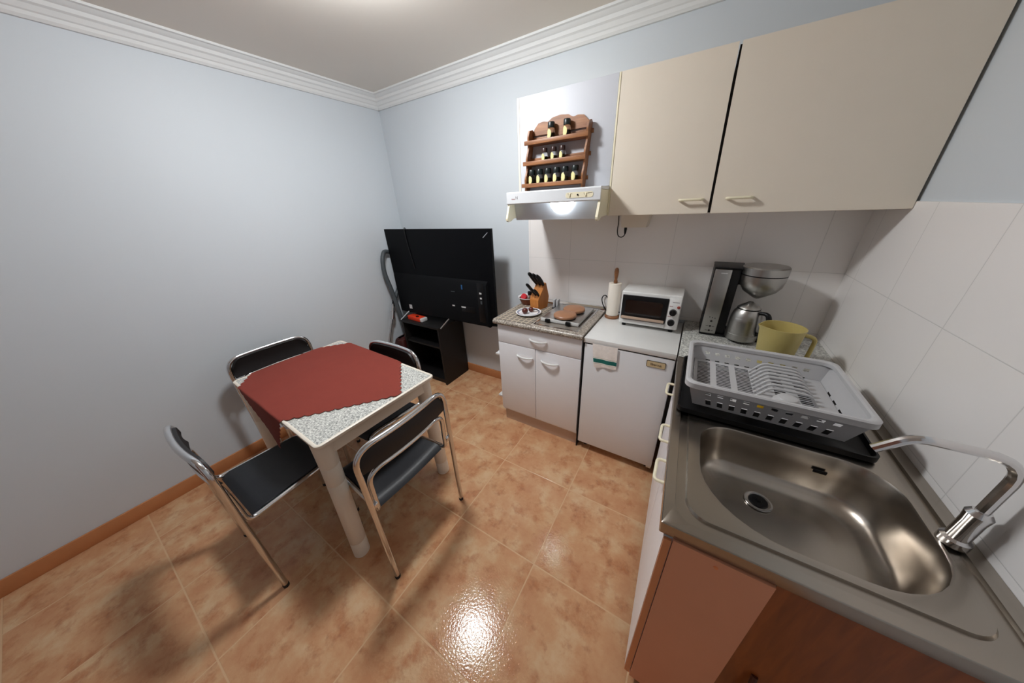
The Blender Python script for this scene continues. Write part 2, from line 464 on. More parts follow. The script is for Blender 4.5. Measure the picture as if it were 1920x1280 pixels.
# ------------------------------------------------------------------ ceiling lamp
LX, LY = 1.27, -1.08
t = thing('ceiling_lamp', 'round white ceiling lamp above the dining table', 'lamp', (LX, LY, H))
finish('base', lathe([(.15, 0), (.15, -.02), (.14, -.03)], (LX, LY, H)), M_HOODW, t)
finish('lamp_shade', lathe([(.118, -.03), (.117, -.05), (.104, -.075), (.078, -.094), (.040, -.105), (0, -.108)], (LX, LY, H), cap=False), M_LAMP, t)

# ------------------------------------------------------------------ hob cabinet
X0, X1, YB = 1.385, 1.993, -.487
t = thing('base_cabinet', 'low white kitchen cabinet with one drawer over two doors beside the fridge', 'cabinet', (1.69, -.25, 0))
bm = box((X0 + .012, YB + .018, .1), (X0 + .03, -.01, .825)); bm_box(bm, (X1 - .016, YB + .018, .1), (X1, -.01, .825))
bm_box(bm, (X0 + .03, -.02, .1), (X1 - .016, -.01, .825)); bm_box(bm, (X0 + .03, YB + .02, .1), (X1 - .016, -.02, .118)); bm_box(bm, (X0 + .03, YB + .02, .66), (X1 - .016, -.02, .672))
finish('body', bm, M_WHITE, t)
finish('plinth', box((X0 + .02, YB + .03, 0), (X1, YB + .045, .12)), mat('beige_plinth', srgb(196, 170, 150), .5), t)
finish('side_gap_shade', box((X1 + .0005, YB + .01, 0), (X1 + .007, -.05, .824)), M_SHADOWGAP, t)  # dark sheet painting the shade between cabinet and fridge
xm = 1.685
def bow(xa, xb, z, y, out=.019, thick=.0055):
    pts = []
    for k in range(15):
        s = k / 14; f = math.sin(PI * s)
        pts.append((xa + (xb - xa) * s, y - out * (f ** .6) - .003, z - .003 * f))
    return tube(pts, lambda u: thick * (1 + .35 * math.sin(PI * u)), 8)
dr = finish('drawer', box((X0 + .012, YB, .694), (X1 - .002, YB + .018, .822), .0025), M_WHITE, t)
finish('drawer_handle', bow(1.645, 1.768, .760, YB), M_ENAM, dr)
dl = finish('door', box((X0 + .012, YB, .125), (xm - .002, YB + .018, .690), .0025), M_WHITE, t)
finish('door_handle', bow(1.548, 1.668, .622, YB), M_ENAM, dl)
dl = finish('door', box((xm + .002, YB, .125), (X1 - .002, YB + .018, .690), .0025), M_WHITE, t)
finish('door_handle', bow(1.728, 1.850, .622, YB), M_ENAM, dl)
for z in (.565, .20):
    finish('end_shelf', box((X0 - .036, YB + .02, z), (X0 + .012, -.06, z + .016), .003), M_ENAM, t)

# worktop with rounded front edge
n = 8; prof = [(0, .825)]
prof = [(-.01, .825), (-.49, .825)] + [(-.49 - .0175 * math.sin(PI * k / n), .8425 - .0175 * math.cos(PI * k / n)) for k in range(1, n)] + [(-.49, .86), (-.01, .86)]
wt = thing('worktop', 'brown speckled laminate worktop carrying the hotplate and knife block', 'worktop', (1.68, -.25, .825))
finish('slab', prism([(1.373, y, z) for y, z in prof], (1.998 - 1.373, 0, 0)), M_GRANB, wt)
finish('upstand', prism([(1.375, y, z) for y, z in [(-.01, .86), (-.032, .86), (-.030, .868), (-.018, .88), (-.010, .884)]], (.622, 0, 0)), M_CHROME, wt, smooth=15)
finish('inset_frame', loft([[(x, y, z) for x, y in rrect(1.662 + e, 1.955 - e, -.468 + e, -.042 - e, .006, 3)] for e, z in ((0, .8605), (.0015, .8630), (.009, .8630), (.011, .8612))]), M_CHROME, wt, smooth=0)
finish('inset_plate', box((1.673, -.457, .8604), (1.944, -.053, .8616)), M_HOBG, wt)

# hotplate
t = thing('hotplate', 'two-burner electric hotplate with white front and black knobs on the worktop', 'hotplate', (1.81, -.25, .8617))
finish('body', box((1.684, -.398, .866), (1.934, -.09, .885), .002), M_ALU, t)
finish('front_panel', box((1.682, -.402, .865), (1.936, -.398, .887), .001), M_ENAM, t)
for x in (1.735, 1.872): finish('knob', box((x - .015, -.422, .866), (x + .015, -.402, .888), .004), M_BLACK, t)
for x in (1.70, 1.918):
    for y in (-.38, -.11): finish('foot', lathe([(.009, .8617), (.009, .868)], (x, y, 0), 12), M_RUB, t)
for x, y in ((1.822, -.335), (1.835, -.205)): finish('burner', lathe([(.06, .885), (.06, .890), (.052, .8915)], (x, y, 0)), M_BLACK, t)
for x, y, w in ((1.822, -.335, 'front'), (1.835, -.205, 'rear')):
    single('burner_cover', lathe([(.0, .892), (.068, .892), (.072, .895), (.072, .905), (.067, .911), (.045, .9155), (.015, .917), (0, .917)], (x, y, 0), 40), M_COPPER,
           f'round copper-brown burner cover on the {w} plate of the hotplate', 'burner cover', (x, y, .892), 'burner covers')

# placemat, plate, fruit
single('placemat', box((1.388, -.488, .8605), (1.648, -.125, .8625), .0008, 1), M_PLAID, 'brown plaid cloth mat lying on the worktop under the plate', 'placemat', (1.51, -.30, .8605))
PX, PY, PZ = 1.548, -.318, .8630
t = thing('plate', 'white plate with blue-grey rim holding dark red fruit on the plaid mat', 'plate', (PX, PY, PZ))
finish('dish', lathe([(0, .0), (.048, 0), (.055, .004), (.086, .013), (.088, .016), (.085, .017), (.056, .008), (.048, .005), (0, .005)], (PX, PY, PZ), 40, cap=False), M_PORC, t)
finish('rim_band', lathe([(.079, .0160), (.079, .0166), (.067, .0125), (.067, .0118)], (PX, PY, PZ), 40, cap=False), M_BLUE, t)
def fruit(x, y, r, label, stem):
    t = thing('dried_fruit', label, 'fruit', (x, y, PZ + .005), 0, 'fruit on the plate')
    prof = [(r * math.sin(PI * k / 10) * (1.0), PZ + .0055 + r * .92 * (1 - math.cos(PI * k / 10))) for k in range(11)]
    finish('flesh', lathe(prof, (x, y, 0), 16, cap=False), M_FRUIT, t)
    if stem: finish('stem', tube(smooth_path([(x + r * .8, y, PZ + .025), (x + r * 2, y + .004, PZ + .027), (x + r * 3.1, y + .006, PZ + .020)]), lambda u: .006 - .004 * u, 8), M_STEM, t)
fruit(1.530, -.335, .0215, 'round dark red dried fruit at the front of the white plate', False)
fruit(1.552, -.288, .0185, 'dark red dried fruit with a brown stem behind the round one on the plate', True)

# bowl with jars
BX, BY, BZ = 1.432, -.115, .8605
t = thing('bowl', 'brown terracotta bowl with pale lip beside the knife block', 'bowl', (BX, BY, BZ))
finish('body', lathe([(0, 0), (.040, 0), (.046, .006), (.058, .030), (.068, .050), (.064, .050), (.054, .028), (.040, .008), (0, .008)], (BX, BY, BZ), 36, cap=False), M_TERRA, t)
finish('rim', lathe([(.0675, .0495), (.075, .056), (.074, .059), (.068, .056), (.0635, .0505)], (BX, BY, BZ), 36, cap=False), M_PORC, t)
t = thing('sauce_bottle', 'small bottle with a red cap leaning in the terracotta bowl', 'bottle', (1.415, -.125, BZ + .02))
R4 = Matrix.Translation((1.424, -.118, BZ + .046)) @ Matrix.Rotation(math.radians(62), 4, 'X') @ Matrix.Rotation(math.radians(0), 4, 'Z')
b = lathe([(0, -.03), (.021, -.03), (.023, -.02), (.023, .02), (.02, .028), (.018, .032)], (0, 0, 0), 20); b.transform(R4); finish('body', b, M_PORC, t)
b = lathe([(.0225, .030), (.0225, .052), (.020, .055), (0, .055)], (0, 0, 0), 20); b.transform(R4); finish('cap', b, M_REDP, t)
t = thing('salt_shaker', 'glass salt shaker with black cap standing in the terracotta bowl', 'shaker', (1.452, -.112, BZ + .01))
finish('body', lathe([(0, .009), (.018, .009), (.018, .06), (.016, .066), (.016, .07)], (1.444, -.100, BZ), 20), M_GLASS, t)
finish('contents', lathe([(0, .012), (.016, .012), (.016, .05), (0, .05)], (1.444, -.100, BZ), 20), M_PORC, t)
finish('cap', lathe([(.0175, .069), (.0175, .09), (.015, .095), (0, .096)], (1.444, -.100, BZ), 20), M_BLACK, t)

# knife block: side outline in the local x-z plane, thickness along y, turned a little
KR = Matrix.Translation((1.552, -.165, .8605)) @ Matrix.Rotation(math.radians(76), 4, 'Z')
t = thing('knife_block', 'orange beech knife block full of black-handled knives on the worktop', 'knife block', (1.566, -.182, .8605))
outl = [(-.050, 0), (.050, 0), (.066, .080), (.034, .182), (.024, .186), (-.056, .074)]
b = prism([(x, -.040, z) for x, z in outl], (0, .080, 0))
bmesh.ops.bevel(b, geom=b.edges[:], offset=.002, segments=1, affect='EDGES')
b.transform(KR); finish('body', b, M_OWOOD, t)
ax = Vector((-.62, 0, .785)).normalized()
def knife(u, y, ln, r, label):
    base = Vector((-.056 + .074 * u, y, .078 + .109 * u))
    t = thing('kitchen_knife', label, 'knife', KR @ base, 0, 'knives in the beech block')
    pts = smooth_path([base - ax * .004, base + ax * (ln * .3), base + ax * (ln * .75) + Vector((-.002, 0, -.002)), base + ax * ln + Vector((-.005, 0, -.005))], n=5)
    r *= 1.10
    b = tube(pts, lambda s: r * (.8 + .35 * math.sin(PI * min(1, s * 1.02)) + .25 * s), 10); b.transform(KR); finish('handle', b, M_BLACK, t)
    e = base + ax * ln + Vector((-.005, 0, -.005))
    b = bmesh.new(); bmesh.ops.create_uvsphere(b, u_segments=10, v_segments=6, radius=r * .95, matrix=Matrix.Translation(e)); b.transform(KR); finish('end_cap', b, M_BLACK, t)
    b = box((-.0012, -.008, -.05), (.0012, .008, 0)); b.transform(KR @ Matrix.Translation(base) @ ax.to_track_quat('Z', 'Y').to_matrix().to_4x4()); finish('blade', b, M_STEELV, t)
knife(.88, -.030, .098, .0105, 'large black-handled knife nearest the viewer in the upper row of the block')
knife(.88, .001, .105, .0105, 'large black-handled knife in the middle of the upper row of the block')
knife(.88, .032, .112, .010, 'tallest black-handled knife at the far end of the upper row of the block')
knife(.26, -.026, .066, .0075, 'shortest black-handled knife nearest the viewer in the lower row of the block')
knife(.26, .000, .078, .0075, 'small black-handled knife in the middle of the lower row of the block')
knife(.34, .026, .100, .008, 'small black-handled knife at the far end of the lower row of the block')
t = thing('napkin_holder', 'small pale upright holder on a black base behind the knife block', 'holder', (1.655, -.115, .8605))
finish('base', box((1.642, -.145, .8608), (1.70, -.09, .866), .002), M_BLACK, t)
for x in (1.650, 1.674): finish('panel', box((x, -.138, .8665), (x + .014, -.098, .925), .003), M_GREY, t)

# ------------------------------------------------------------------ fridge
FX0, FX1, FY = 2.008, 2.474, -.488
t = thing('fridge', 'low white under-counter fridge with a beige name badge', 'fridge', (2.24, -.25, 0))
finish('body', box((FX0, FY + .05, .045), (FX1, -.04, .812), .004), M_ENAM, t)
finish('door', box((FX0, FY, .062), (FX1, FY + .046, .808), .006), mat('white_fridge_door', srgb(228, 230, 233), .3, var=.015), t)
finish('top', box((FX0 - .006, FY - .002, .8155), (FX1, -.02, .845), .002), M_ENAM, t)
finish('lid_gap_shade', box((FX0 + .006, FY + .004, .808), (FX1 - .006, FY + .05, .8155)), M_SHADOWGAP, t)  # dark filler painting the shade between lid and door
for x in (FX0 + .04, FX1 - .03):
    for y in (FY + .07, -.09): finish('foot', lathe([(.016, 0), (.016, .045)], (x, y, 0), 14), M_RUB, t)
finish('hinge', box((FX1 - .03, FY + .006, .046), (FX1 - .002, FY + .05, .061), .003), M_TPLAS, t)
b = bmesh.new(); bm_prism(b, [(x, FY - .0005, z) for x, z in rrect(2.345, 2.437, .748, .785, .006)], (0, -.0025, 0))
bd = finish('badge', b, M_DKLINE, t)
finish('badge_plate', prism([(x, FY - .0032, z) for x, z in rrect(2.3475, 2.4345, .7505, .7825, .0045)], (0, -.0012, 0)), M_BADGE, bd)
finish('lettering', text_mesh('Iberna', .021, on_front(2.391, FY - .0048, .7665)), M_INK, bd, smooth=0)

# tea towel pinched in the fridge top, fold over the door edge
TX0, TX1, TZ = 2.056, 2.195, .826
b = bmesh.new(); nx, nz = 24, 22; V = []
for j in range(nz + 1):
    row = []
    for i in range(nx + 1):
        s, q = i / nx, j / nz
        x = TX0 + (TX1 - TX0) * s + .014 * q * (1 - s) + .004 * q
        z = TZ - .005 - .148 * q + .012 * q * s * 1.0 - .004 * math.sin(s * 9) * q
        y = FY - .007 - .003 * math.sin(s * 11 + 1) * q - .006 * math.sin(PI * q) * .4
        row.append(b.verts.new((x, y, z)))
    V.append(row)
for j in range(nz):
    for i in range(nx): b.faces.new([V[j][i], V[j][i + 1], V[j + 1][i + 1], V[j + 1][i]])
bmesh.ops.solidify(b, geom=b.faces[:], thickness=.003)
single('tea_towel', b, M_TOWEL, 'white tea towel with a green stripe hanging over the fridge door', 'towel', (2.13, FY - .007, .826), smooth=60)

# paper towels
t = thing('paper_towel_holder', 'upright wooden paper towel holder standing on the fridge', 'holder', (2.06, -.1, .845))
finish('base', lathe([(0, .845), (.043, .845), (.046, .850), (.046, .858), (.042, .863), (0, .863)], (2.06, -.1, 0)), M_HWOOD, t)
finish('rod', lathe([(.009, .863), (.009, 1.077), (.013, 1.08), (.011, 1.09), (.0085, 1.10), (.012, 1.125), (.0135, 1.145), (.012, 1.162), (.006, 1.170), (0, 1.171)], (2.06, -.1, 0), 18), M_HWOOD, t)
single('paper_towel_roll', lathe([(.013, .866), (.038, .866), (.0385, .870), (.0385, 1.072), (.0375, 1.075), (.013, 1.075), (.013, .866)], (2.06, -.1, 0), 36, cap=False), M_PAPER, 'roll of white paper towel on the wooden holder', 'paper towel', (2.06, -.1, .866))
single('power_cord', tube(smooth_path([(2.085, -.03, .856), (2.03, -.05, .852), (1.985, -.045, .90), (1.968, -.03, .945), (1.985, -.02, .965), (2.01, -.02, .94), (2.05, -.022, .87), (2.11, -.02, .853)], n=8), .0035, 8), M_BLACK, 'black power cord looping behind the paper towels', 'cord', (2.03, -.04, .85))

# toaster oven
OX0, OX1, OY, OZ0, OZ1 = 2.128, 2.447, -.214, .862, 1.062
t = thing('toaster_oven', 'white toaster oven with glass door and two black knobs on the fridge', 'toaster oven', ((OX0 + OX1) / 2, -.12, .845))
finish('body', box((OX0, OY, OZ0), (OX1, -.022, OZ1), .007, 3), M_TOAST, t)
XD = OX0 + .254
d = finish('door', box((OX0 + .010, OY - .010, OZ0 + .034), (XD, OY + .001, OZ1 - .020), .002), M_BLACK, t)
finish('window', prism([(x, OY - .0105, z) for x, z in rrect(OX0 + .030, XD - .026, OZ0 + .066, OZ1 - .046, .012)], (0, -.001, 0)), M_OVG, d)
finish('handle', box((OX0 + .014, OY - .024, OZ0 + .039), (XD - .006, OY - .010, OZ0 + .054), .004), M_BAR, d)
finish('trim_strip', box((OX0 + .006, OY - .008, OZ0 + .006), (XD, OY + .001, OZ0 + .029), .002), M_TOAST, t)
pn = finish('control_panel', box((XD + .003, OY - .008, OZ0 + .004), (OX1 - .003, OY + .001, OZ1 - .012), .003), M_TOAST, t)
for z in (OZ0 + .108, OZ0 + .048):
    k = finish('knob', lathe([(.0185, 0), (.0185, .006), (.0165, .018), (0, .0185)], (XD + .030, OY - .008, z), 26, '-y'), M_BLACK, t)
    finish('grip', box((XD + .0265, OY - .031, z - .015), (XD + .0335, OY - .0255, z + .015), .002), M_BLACK, k)
finish('indicator_light', lathe([(.008, 0), (.008, .003), (.005, .005), (0, .0052)], (XD + .053, OY - .008, OZ0 + .139), 16, '-y'), M_INKR, t)
for z in (OZ0 + .140, OZ0 + .080):
    b = bmesh.new()
    for k in range(5): bm_box(b, (XD + .008 + k * .0035, OY - .0084, z), (XD + .0105 + k * .0035, OY - .0079, z + .004))
    finish('printing', b, M_INKR, pn)
b = bmesh.new()
for k in range(8): bm_box(b, (XD + .020 + k * .0042, OY - .0084, OZ0 + .163), (XD + .023 + k * .0042, OY - .0079, OZ0 + .1675))
finish('printing', b, M_INKG, pn)
for x in (OX0 + .03, OX1 - .03):
    for y in (OY + .02, -.045): finish('foot', lathe([(.012, .845), (.010, .862)], (x, y, 0), 14), M_BLACK, t)

# ------------------------------------------------------------------ sink unit along the right wall
SX0, SX1 = 2.478, 2.505       # front edge at the far and near end
SYA, SYB = -.532, -1.436
fx = lambda y: SX0 + (SX1 - SX0) * (y - SYA) / (SYB - SYA)
t = thing('corner_worktop', 'grey speckled laminate worktop in the corner under the coffee machine', 'worktop', (2.78, -.27, .825))
finish('slab', box((2.480, -.530, .825), (XR - .001, -.009, .860), .004), M_GRAN, t)
finish('support_panel', box((2.500, -.50, 0), (XR - .002, -.48, .824)), M_WHITE, t)

t = thing('sink_cabinet', 'white sink cabinet with cream door handles along the right side', 'cabinet', (2.78, -.98, 0))
dx = .012
def front(ya, yb, z0, z1, x_off=0):
    return bm_hull(bmesh.new(), [(fx(yb) + dx + x_off, yb, z0), (fx(yb) + dx + .018 + x_off, yb, z0), (fx(ya) + dx + .018 + x_off, ya, z0), (fx(ya) + dx + x_off, ya, z0),
                                 (fx(yb) + dx + x_off, yb, z1), (fx(yb) + dx + .018 + x_off, yb, z1), (fx(ya) + dx + .018 + x_off, ya, z1), (fx(ya) + dx + x_off, ya, z1)])
for ya, yb, yh in ((-.54, -.735, -.617), (-.739, -1.045, -.945), (-1.049, -1.432, -1.140)):
    d = finish('door', front(ya, yb, .075, .815), M_WHITE, t)
    xg = fx(yh) + dx
    finish('handle', tube(fillet([(xg + .002, yh + .048, .722), (xg - .030, yh + .048, .722), (xg - .030, yh - .048, .722), (xg + .002, yh - .048, .722)], .014), .0052, 8), M_PLCREAM, d)
finish('plinth', front(-.54, -1.42, 0, .07, .03), M_RUB, t)
bm = box((2.535, -1.43, .04), (XR - .01, -1.412, .818)); bm_box(bm, (2.55, -1.412, .08), (XR - .01, -.545, .098))
finish('body', bm, M_WHITE, t)
p = finish('end_panel', bm_hull(bmesh.new(), [(2.537, -1.440, .045), (2.722, -1.440, .045), (2.722, -1.4305, .045), (2.537, -1.4305, .045), (2.537, -1.440, .822), (2.722, -1.440, .822), (2.722, -1.4305, .822), (2.537, -1.4305, .822)]), M_BOUNCE, t)  # salmon tone paints the reddish bounce on this end
p['label'] = 'end panel coloured salmon for warm bounce light'
finish('edge_strip', box((2.5185, -1.439, .06), (2.5345, -1.4325, .815)), mat('orange_brown_edging', srgb(206, 136, 92), .5), t)
finish('screw_cap', lathe([(.005, 0), (.004, .002), (0, .0022)], (2.625, -1.440, .800), 14, '-y'), mat('orange_plastic_cap', srgb(226, 140, 90), .5), t)
p = finish('side_panel', box((2.724, -1.432, .0), (XR - .012, -1.431, .822)), M_DOORW, t)
p['label'] = 'orange brown wooden side panel'
finish('pull', tube(smooth_path([(2.765, -1.434, .33), (2.770, -1.448, .38), (2.774, -1.450, .43), (2.778, -1.434, .47)]), .007, 8), mat('dark_wood_pull', srgb(80, 36, 20), .5), t)

# steel sink top lofted from nested rounded rectangles
n = 8
def ring(x0, x1, y0, y1, rs, z, skew=0):
    return [(x + (skew * (y - SYA) / (SYB - SYA) if x < 2.6 else 0), y, z) for x, y in rrect(x0, x1, y0, y1, 0, n, rs)]
def sq(e, z, r=.003): return [(x + (SX1 - SX0) * ((y - SYA) / (SYB - SYA)) * ((XR - .01 - x) / (XR - .01 - SX0)), y, z) for x, y in rrect(SX0 + e, XR - .009, SYB + e, SYA - (e if e < .005 else .004), r, n)]
bx0, bx1, by0, by1 = 2.578, 3.01, -1.365, -.995
def basin(e, z, k=1): return [(x, y, z) for x, y in rrect(bx0 + e, bx1 - e, by0 + e, by1 - e, 0, n, [.10 * k, .09 * k, .17 * k, .15 * k])]
def gro(e, z, r): return [(x + (SX1 - SX0) * ((y - SYA) / (SYB - SYA)) * ((XR - .01 - x) / (XR - .01 - SX0)), y, z) for x, y in rrect(SX0 + e, XR - .012 - e, SYB + e, SYA - e, r, n, [r, .02, r, r])]
rings = [sq(.001, .826), sq(0, .828), sq(0, .860), sq(.002, .862), gro(.026, .8625, .045), gro(.028, .8540, .045), gro(.050, .8535, .05), gro(.053, .8600, .05),
         basin(-.004, .8605), basin(0, .8595), basin(.002, .855), basin(.007, .80), basin(.016, .745, .97), basin(.030, .725, .92), basin(.06, .715, .85), basin(.10, .712, .6)]
bm = loft(rings)
vs = bm.verts[:][-4 * (n + 1):]
bm.faces.new(vs)
t = thing('sink', 'stainless steel kitchen sink top with a rounded basin', 'sink', (2.79, -1.18, .86))
finish('basin', bm, M_STEEL, t, smooth=40)
DX, DY = 2.755, -1.115
dn = finish('drain', lathe([(.034, .7145), (.034, .7165), (.028, .717), (.024, .7155), (0, .7152)], (DX, DY, 0), 30), M_CHROME, t)
finish('strainer', lathe([(.024, .7158), (.022, .719), (.008, .719), (.006, .724), (0, .7245)], (DX, DY, 0), 24), M_BLACK, dn)
finish('overflow_hole', box((2.87, -1.012, .80), (2.90, -1.008, .812), .002), M_BLACK, t)
fa = finish('tap', lathe([(.022, .861), (.022, .875), (.016, .88), (.016, .93), (.018, .95), (.012, .96), (0, .961)], (3.035, -1.18, 0), 20), M_CHROME, t)
finish('spout', tube(fillet([(3.035, -1.18, .93), (3.035, -1.18, 1.09), (2.90, -1.18, 1.09), (2.86, -1.18, 1.04)], .05), .009), M_CHROME, fa)

# black drip tray
bm = loft([[(x, y, z) for x, y in rrect(2.502 + e, 2.99 - e, -.985 + e, -.56 - e, .02, 4)] for e, z in ((0.012, .8635), (0, .868), (0, .885), (.005, .885), (.008, .870), (.018, .8665))], True, True)
single('drip_tray', bm, M_BLACK, 'black plastic drip tray under the grey dish rack', 'tray', (2.74, -.77, .8635))

# dish rack -------------------------------------------------------
def grid_panel(fn, us, vs, holes, th):
    """panel of quads fn(u,v) with some cells left open"""
    b = bmesh.new(); V = [[b.verts.new(fn(u, v)) for u in us] for v in vs]
    for j in range(len(vs) - 1):
        for i in range(len(us) - 1):
            if (i, j) not in holes: b.faces.new([V[j][i], V[j][i + 1], V[j + 1][i + 1], V[j + 1][i]])
    for v in [v for v in b.verts if not v.link_faces]: b.verts.remove(v)
    bmesh.ops.solidify(b, geom=b.faces[:], thickness=th)
    return b
RX0, RX1, RY0, RY1 = 2.512, 2.962, -.975, -.605   # rim
ins = .034; RZ0, RZ1 = .884, .982; RZF = .914
t = thing('dish_rack', 'light grey plastic dish rack with slotted floor on the black tray', 'dish rack', (2.74, -.79, .868))
finish('rim', loft([[(x, y, z) for x, y in rrect(RX0 + e, RX1 - e, RY0 + e, RY1 - e, .03, 5)] for e, z in ((.002, .966), (-.004, .966), (-.004, .984), (0, .988), (.008, .988), (.012, .984), (.012, .972))]), M_GREY, t, smooth=40)
# walls: front/back with paired holes, ends with a few
bx_0, bx_1, by_0, by_1 = RX0 + ins, RX1 - ins, RY0 + ins, RY1 - ins
def wall(A, B, a, b_):   # top corners A,B; bottom a,b_
    A, B, a, b_ = map(Vector, (A, B, a, b_))
    return lambda u, v: (a.lerp(b_, u)).lerp(A.lerp(B, u), v)
us = [0, .06]
for k in range(11): us += [.06 + .083 * k + .045, .06 + .083 * (k + 1)] if k < 10 else []
us = sorted(set(us + [1])); vs = [0, .12, .38, .60, .72, 1]
hol = {(i, j) for i in range(2, len(us) - 2, 2) for j in (1, 3)}
tl, tr, bl_, br_ = (RX0 + .008, RX1 - .008, bx_0, bx_1)
finish('side_wall', grid_panel(wall((tl, RY0 + .008, .975), (tr, RY0 + .008, .975), (bx_0, by_0, RZ0), (bx_1, by_0, RZ0)), us, vs, hol, .003), M_GREY, t, smooth=0)
finish('side_wall', grid_panel(wall((tl, RY1 - .008, .975), (tr, RY1 - .008, .975), (bx_0, by_1, RZ0), (bx_1, by_1, RZ0)), us, vs, hol, .003), M_GREY, t, smooth=0)
ue = [i / 12 for i in range(13)]; he = {(i, 1) for i in range(2, 10, 2)}
for xt, xb in ((RX0 + .008, bx_0), (RX1 - .008, bx_1)):
    finish('end_wall', grid_panel(wall((xt, RY0 + .008, .975), (xt, RY1 - .008, .975), (xb, by_0, RZ0), (xb, by_1, RZ0)), ue, vs, he, .003), M_GREY, t, smooth=0)
# floor: three columns of slots on the left, plain strip, right slots
W = bx_1 - bx_0
ux = [0, .03, .14, .19, .30, .35, .46, .54, .62, .70, .78, .86, .94, 1]
vy = [0, .06] + [.06 + .0095 * 0] ; vy = [0, .05]
for k in range(24): vy += [.05 + k * .0375 + .02, .05 + (k + 1) * .0375]
vy[-1] = .96; vy.append(1)
hs = {(i, j) for i in (1, 3, 5, 8, 10) for j in range(1, len(vy) - 2, 2)}
finish('slotted_floor', grid_panel(lambda u, v: (bx_0 - .007 + (W + .014) * u, by_0 - .007 + (by_1 - by_0 + .014) * v, RZF), ux, vy, hs, .003), M_GREY, t, smooth=0)
for k in range(8):   # plate divider arches
    y = by_1 - .030 - k * .026
    finish('plate_divider', tube(fillet([(bx_0 + W * .46, y, RZF + .002), (bx_0 + W * .55, y, RZF + .048), (bx_0 + W * .80, y, RZF + .048), (bx_0 + W * .88, y, RZF + .002)], .03), .0042, 8), M_GREY, t)
t = thing('bowl', 'upturned grey bowl with a dark rim at the front of the dish rack', 'bowl', (2.79, -.894, .917))
finish('body', lathe([(.036, .926), (.034, .948), (.024, .962), (.012, .966), (0, .966)], (2.79, -.894, 0), 28, cap=False), M_GREY, t)
finish('rim', lathe([(.037, .917), (.038, .928), (.033, .928), (.032, .917), (.037, .917)], (2.79, -.894, 0), 28, cap=False), M_BLACK, t)
single('sponge', box((2.712, -.936, .9175), (2.735, -.905, .945), .004), M_YSP, 'yellow sponge seen through the front slots of the dish rack', 'sponge', (2.722, -.92, .9175))

# yellow jug
JX, JY = 2.835, -.420
t = thing('jug', 'pale yellow plastic jug behind the dish rack', 'jug', (JX, JY, .861))
b = lathe([(0, .861), (.056, .861), (.060, .87), (.072, 1.02), (.074, 1.035), (.071, 1.035), (.069, 1.02), (.057, .872), (0, .866)], (JX, JY, 0), 36, cap=False)
for v in b.verts:
    if v.co.z > .99:
        a = math.atan2(v.co.y - JY, v.co.x - JX); dd = abs(((a - math.radians(200)) + PI) % (2 * PI) - PI)
        if dd < .6:
            f = (1 - dd / .6) * (v.co.z - .99) / .045
            v.co.x += -.022 * f; v.co.y += -.006 * f; v.co.z += .006 * f
finish('body', b, M_YELL, t)
finish('handle', tube(fillet([(JX + .066, JY, 1.01), (JX + .11, JY, 1.0), (JX + .105, JY, .90), (JX + .060, JY, .89)], .025), .008), M_YELL, t)

# coffee machine
CZ = .861
t = thing('coffee_machine', 'steel and black filter coffee machine with control buttons in the corner', 'coffee machine', (2.64, -.15, CZ))
finish('base', box((2.556, -.200, CZ), (2.82, -.05, CZ + .012), .003), M_BLACK, t)
finish('water_tank', box((2.554, -.190, CZ + .012), (2.666, -.05, 1.218), .004), M_BLACK, t)
fp = finish('front_panel', box((2.558, -.204, CZ + .012), (2.628, -.190, 1.216), .004), M_STEELV, t)
finish('lid', box((2.553, -.204, 1.2185), (2.684, -.045, 1.2265), .003), M_BLACK, t)
b = bmesh.new()
for (x, z) in ((2.586, .965), (2.598, .963), (2.61, .961)): bm_lathe(b, [(.0025, 0), (.002, .001), (0, .001)], (x, -.204, z), 10, '-y')
bm_lathe(b, [(.0055, 0), (.004, .002), (0, .002)], (2.597, -.204, .943), 14, '-y')
for z in (.915, .890):
    bm_lathe(b, [(.005, 0), (.004, .002), (0, .002)], (2.597, -.204, z), 14, '-y')
    bm_box(b, (2.578, -.2045, z - .001), (2.589, -.2038, z + .001)); bm_box(b, (2.605, -.2045, z - .001), (2.616, -.2038, z + .001))
finish('button', b, M_RUB, fp)
b = bmesh.new()
for k in range(7): bm_box(b, (2.585 + k * .004, -.2046, 1.195), (2.588 + k * .004, -.2038, 1.1995))
finish('printing', b, M_STICK, fp)
KX, KY = 2.755, -.175
finish('filter_basket', lathe([(0, 1.078), (.012, 1.082), (.028, 1.092), (.065, 1.118), (.082, 1.145), (.086, 1.17), (.088, 1.196)], (KX, KY, 0), 40), M_STEELV, t)
finish('filter_band', lathe([(.0885, 1.196), (.0885, 1.201)], (KX, KY, 0), 40), M_BLACK, t)
finish('filter_lid', lathe([(.089, 1.201), (.089, 1.232), (.084, 1.238), (0, 1.238)], (KX, KY, 0), 40), M_STEELV, t)
finish('filter_arm', box((2.66, -.13, 1.13), (2.70, -.07, 1.22), .003), M_BLACK, t)
PZ2 = CZ + .0125
t = thing('coffee_pot', 'steel thermal coffee pot with a black handle on the coffee machine', 'coffee pot', (2.738, -.205, PZ2))
QX, QY = 2.735, -.207
finish('body', lathe([(0, 0), (.062, 0), (.066, .004), (.066, .034), (.065, .035), (.066, .036), (.065, .10), (.063, .118), (.0625, .119), (.063, .120), (.058, .143), (.047, .160)], (QX, QY, PZ2), 40), M_STEELV, t)
finish('collar', lathe([(.0475, .160), (.0475, .165)], (QX, QY, PZ2), 40), M_BLACK, t)
finish('lid', lathe([(.046, .165), (.040, .174), (.022, .186), (.010, .196), (0, .197)], (QX, QY, PZ2), 40, cap=False), M_STEELV, t)
hd = Vector((.80, -.60, 0)).normalized()
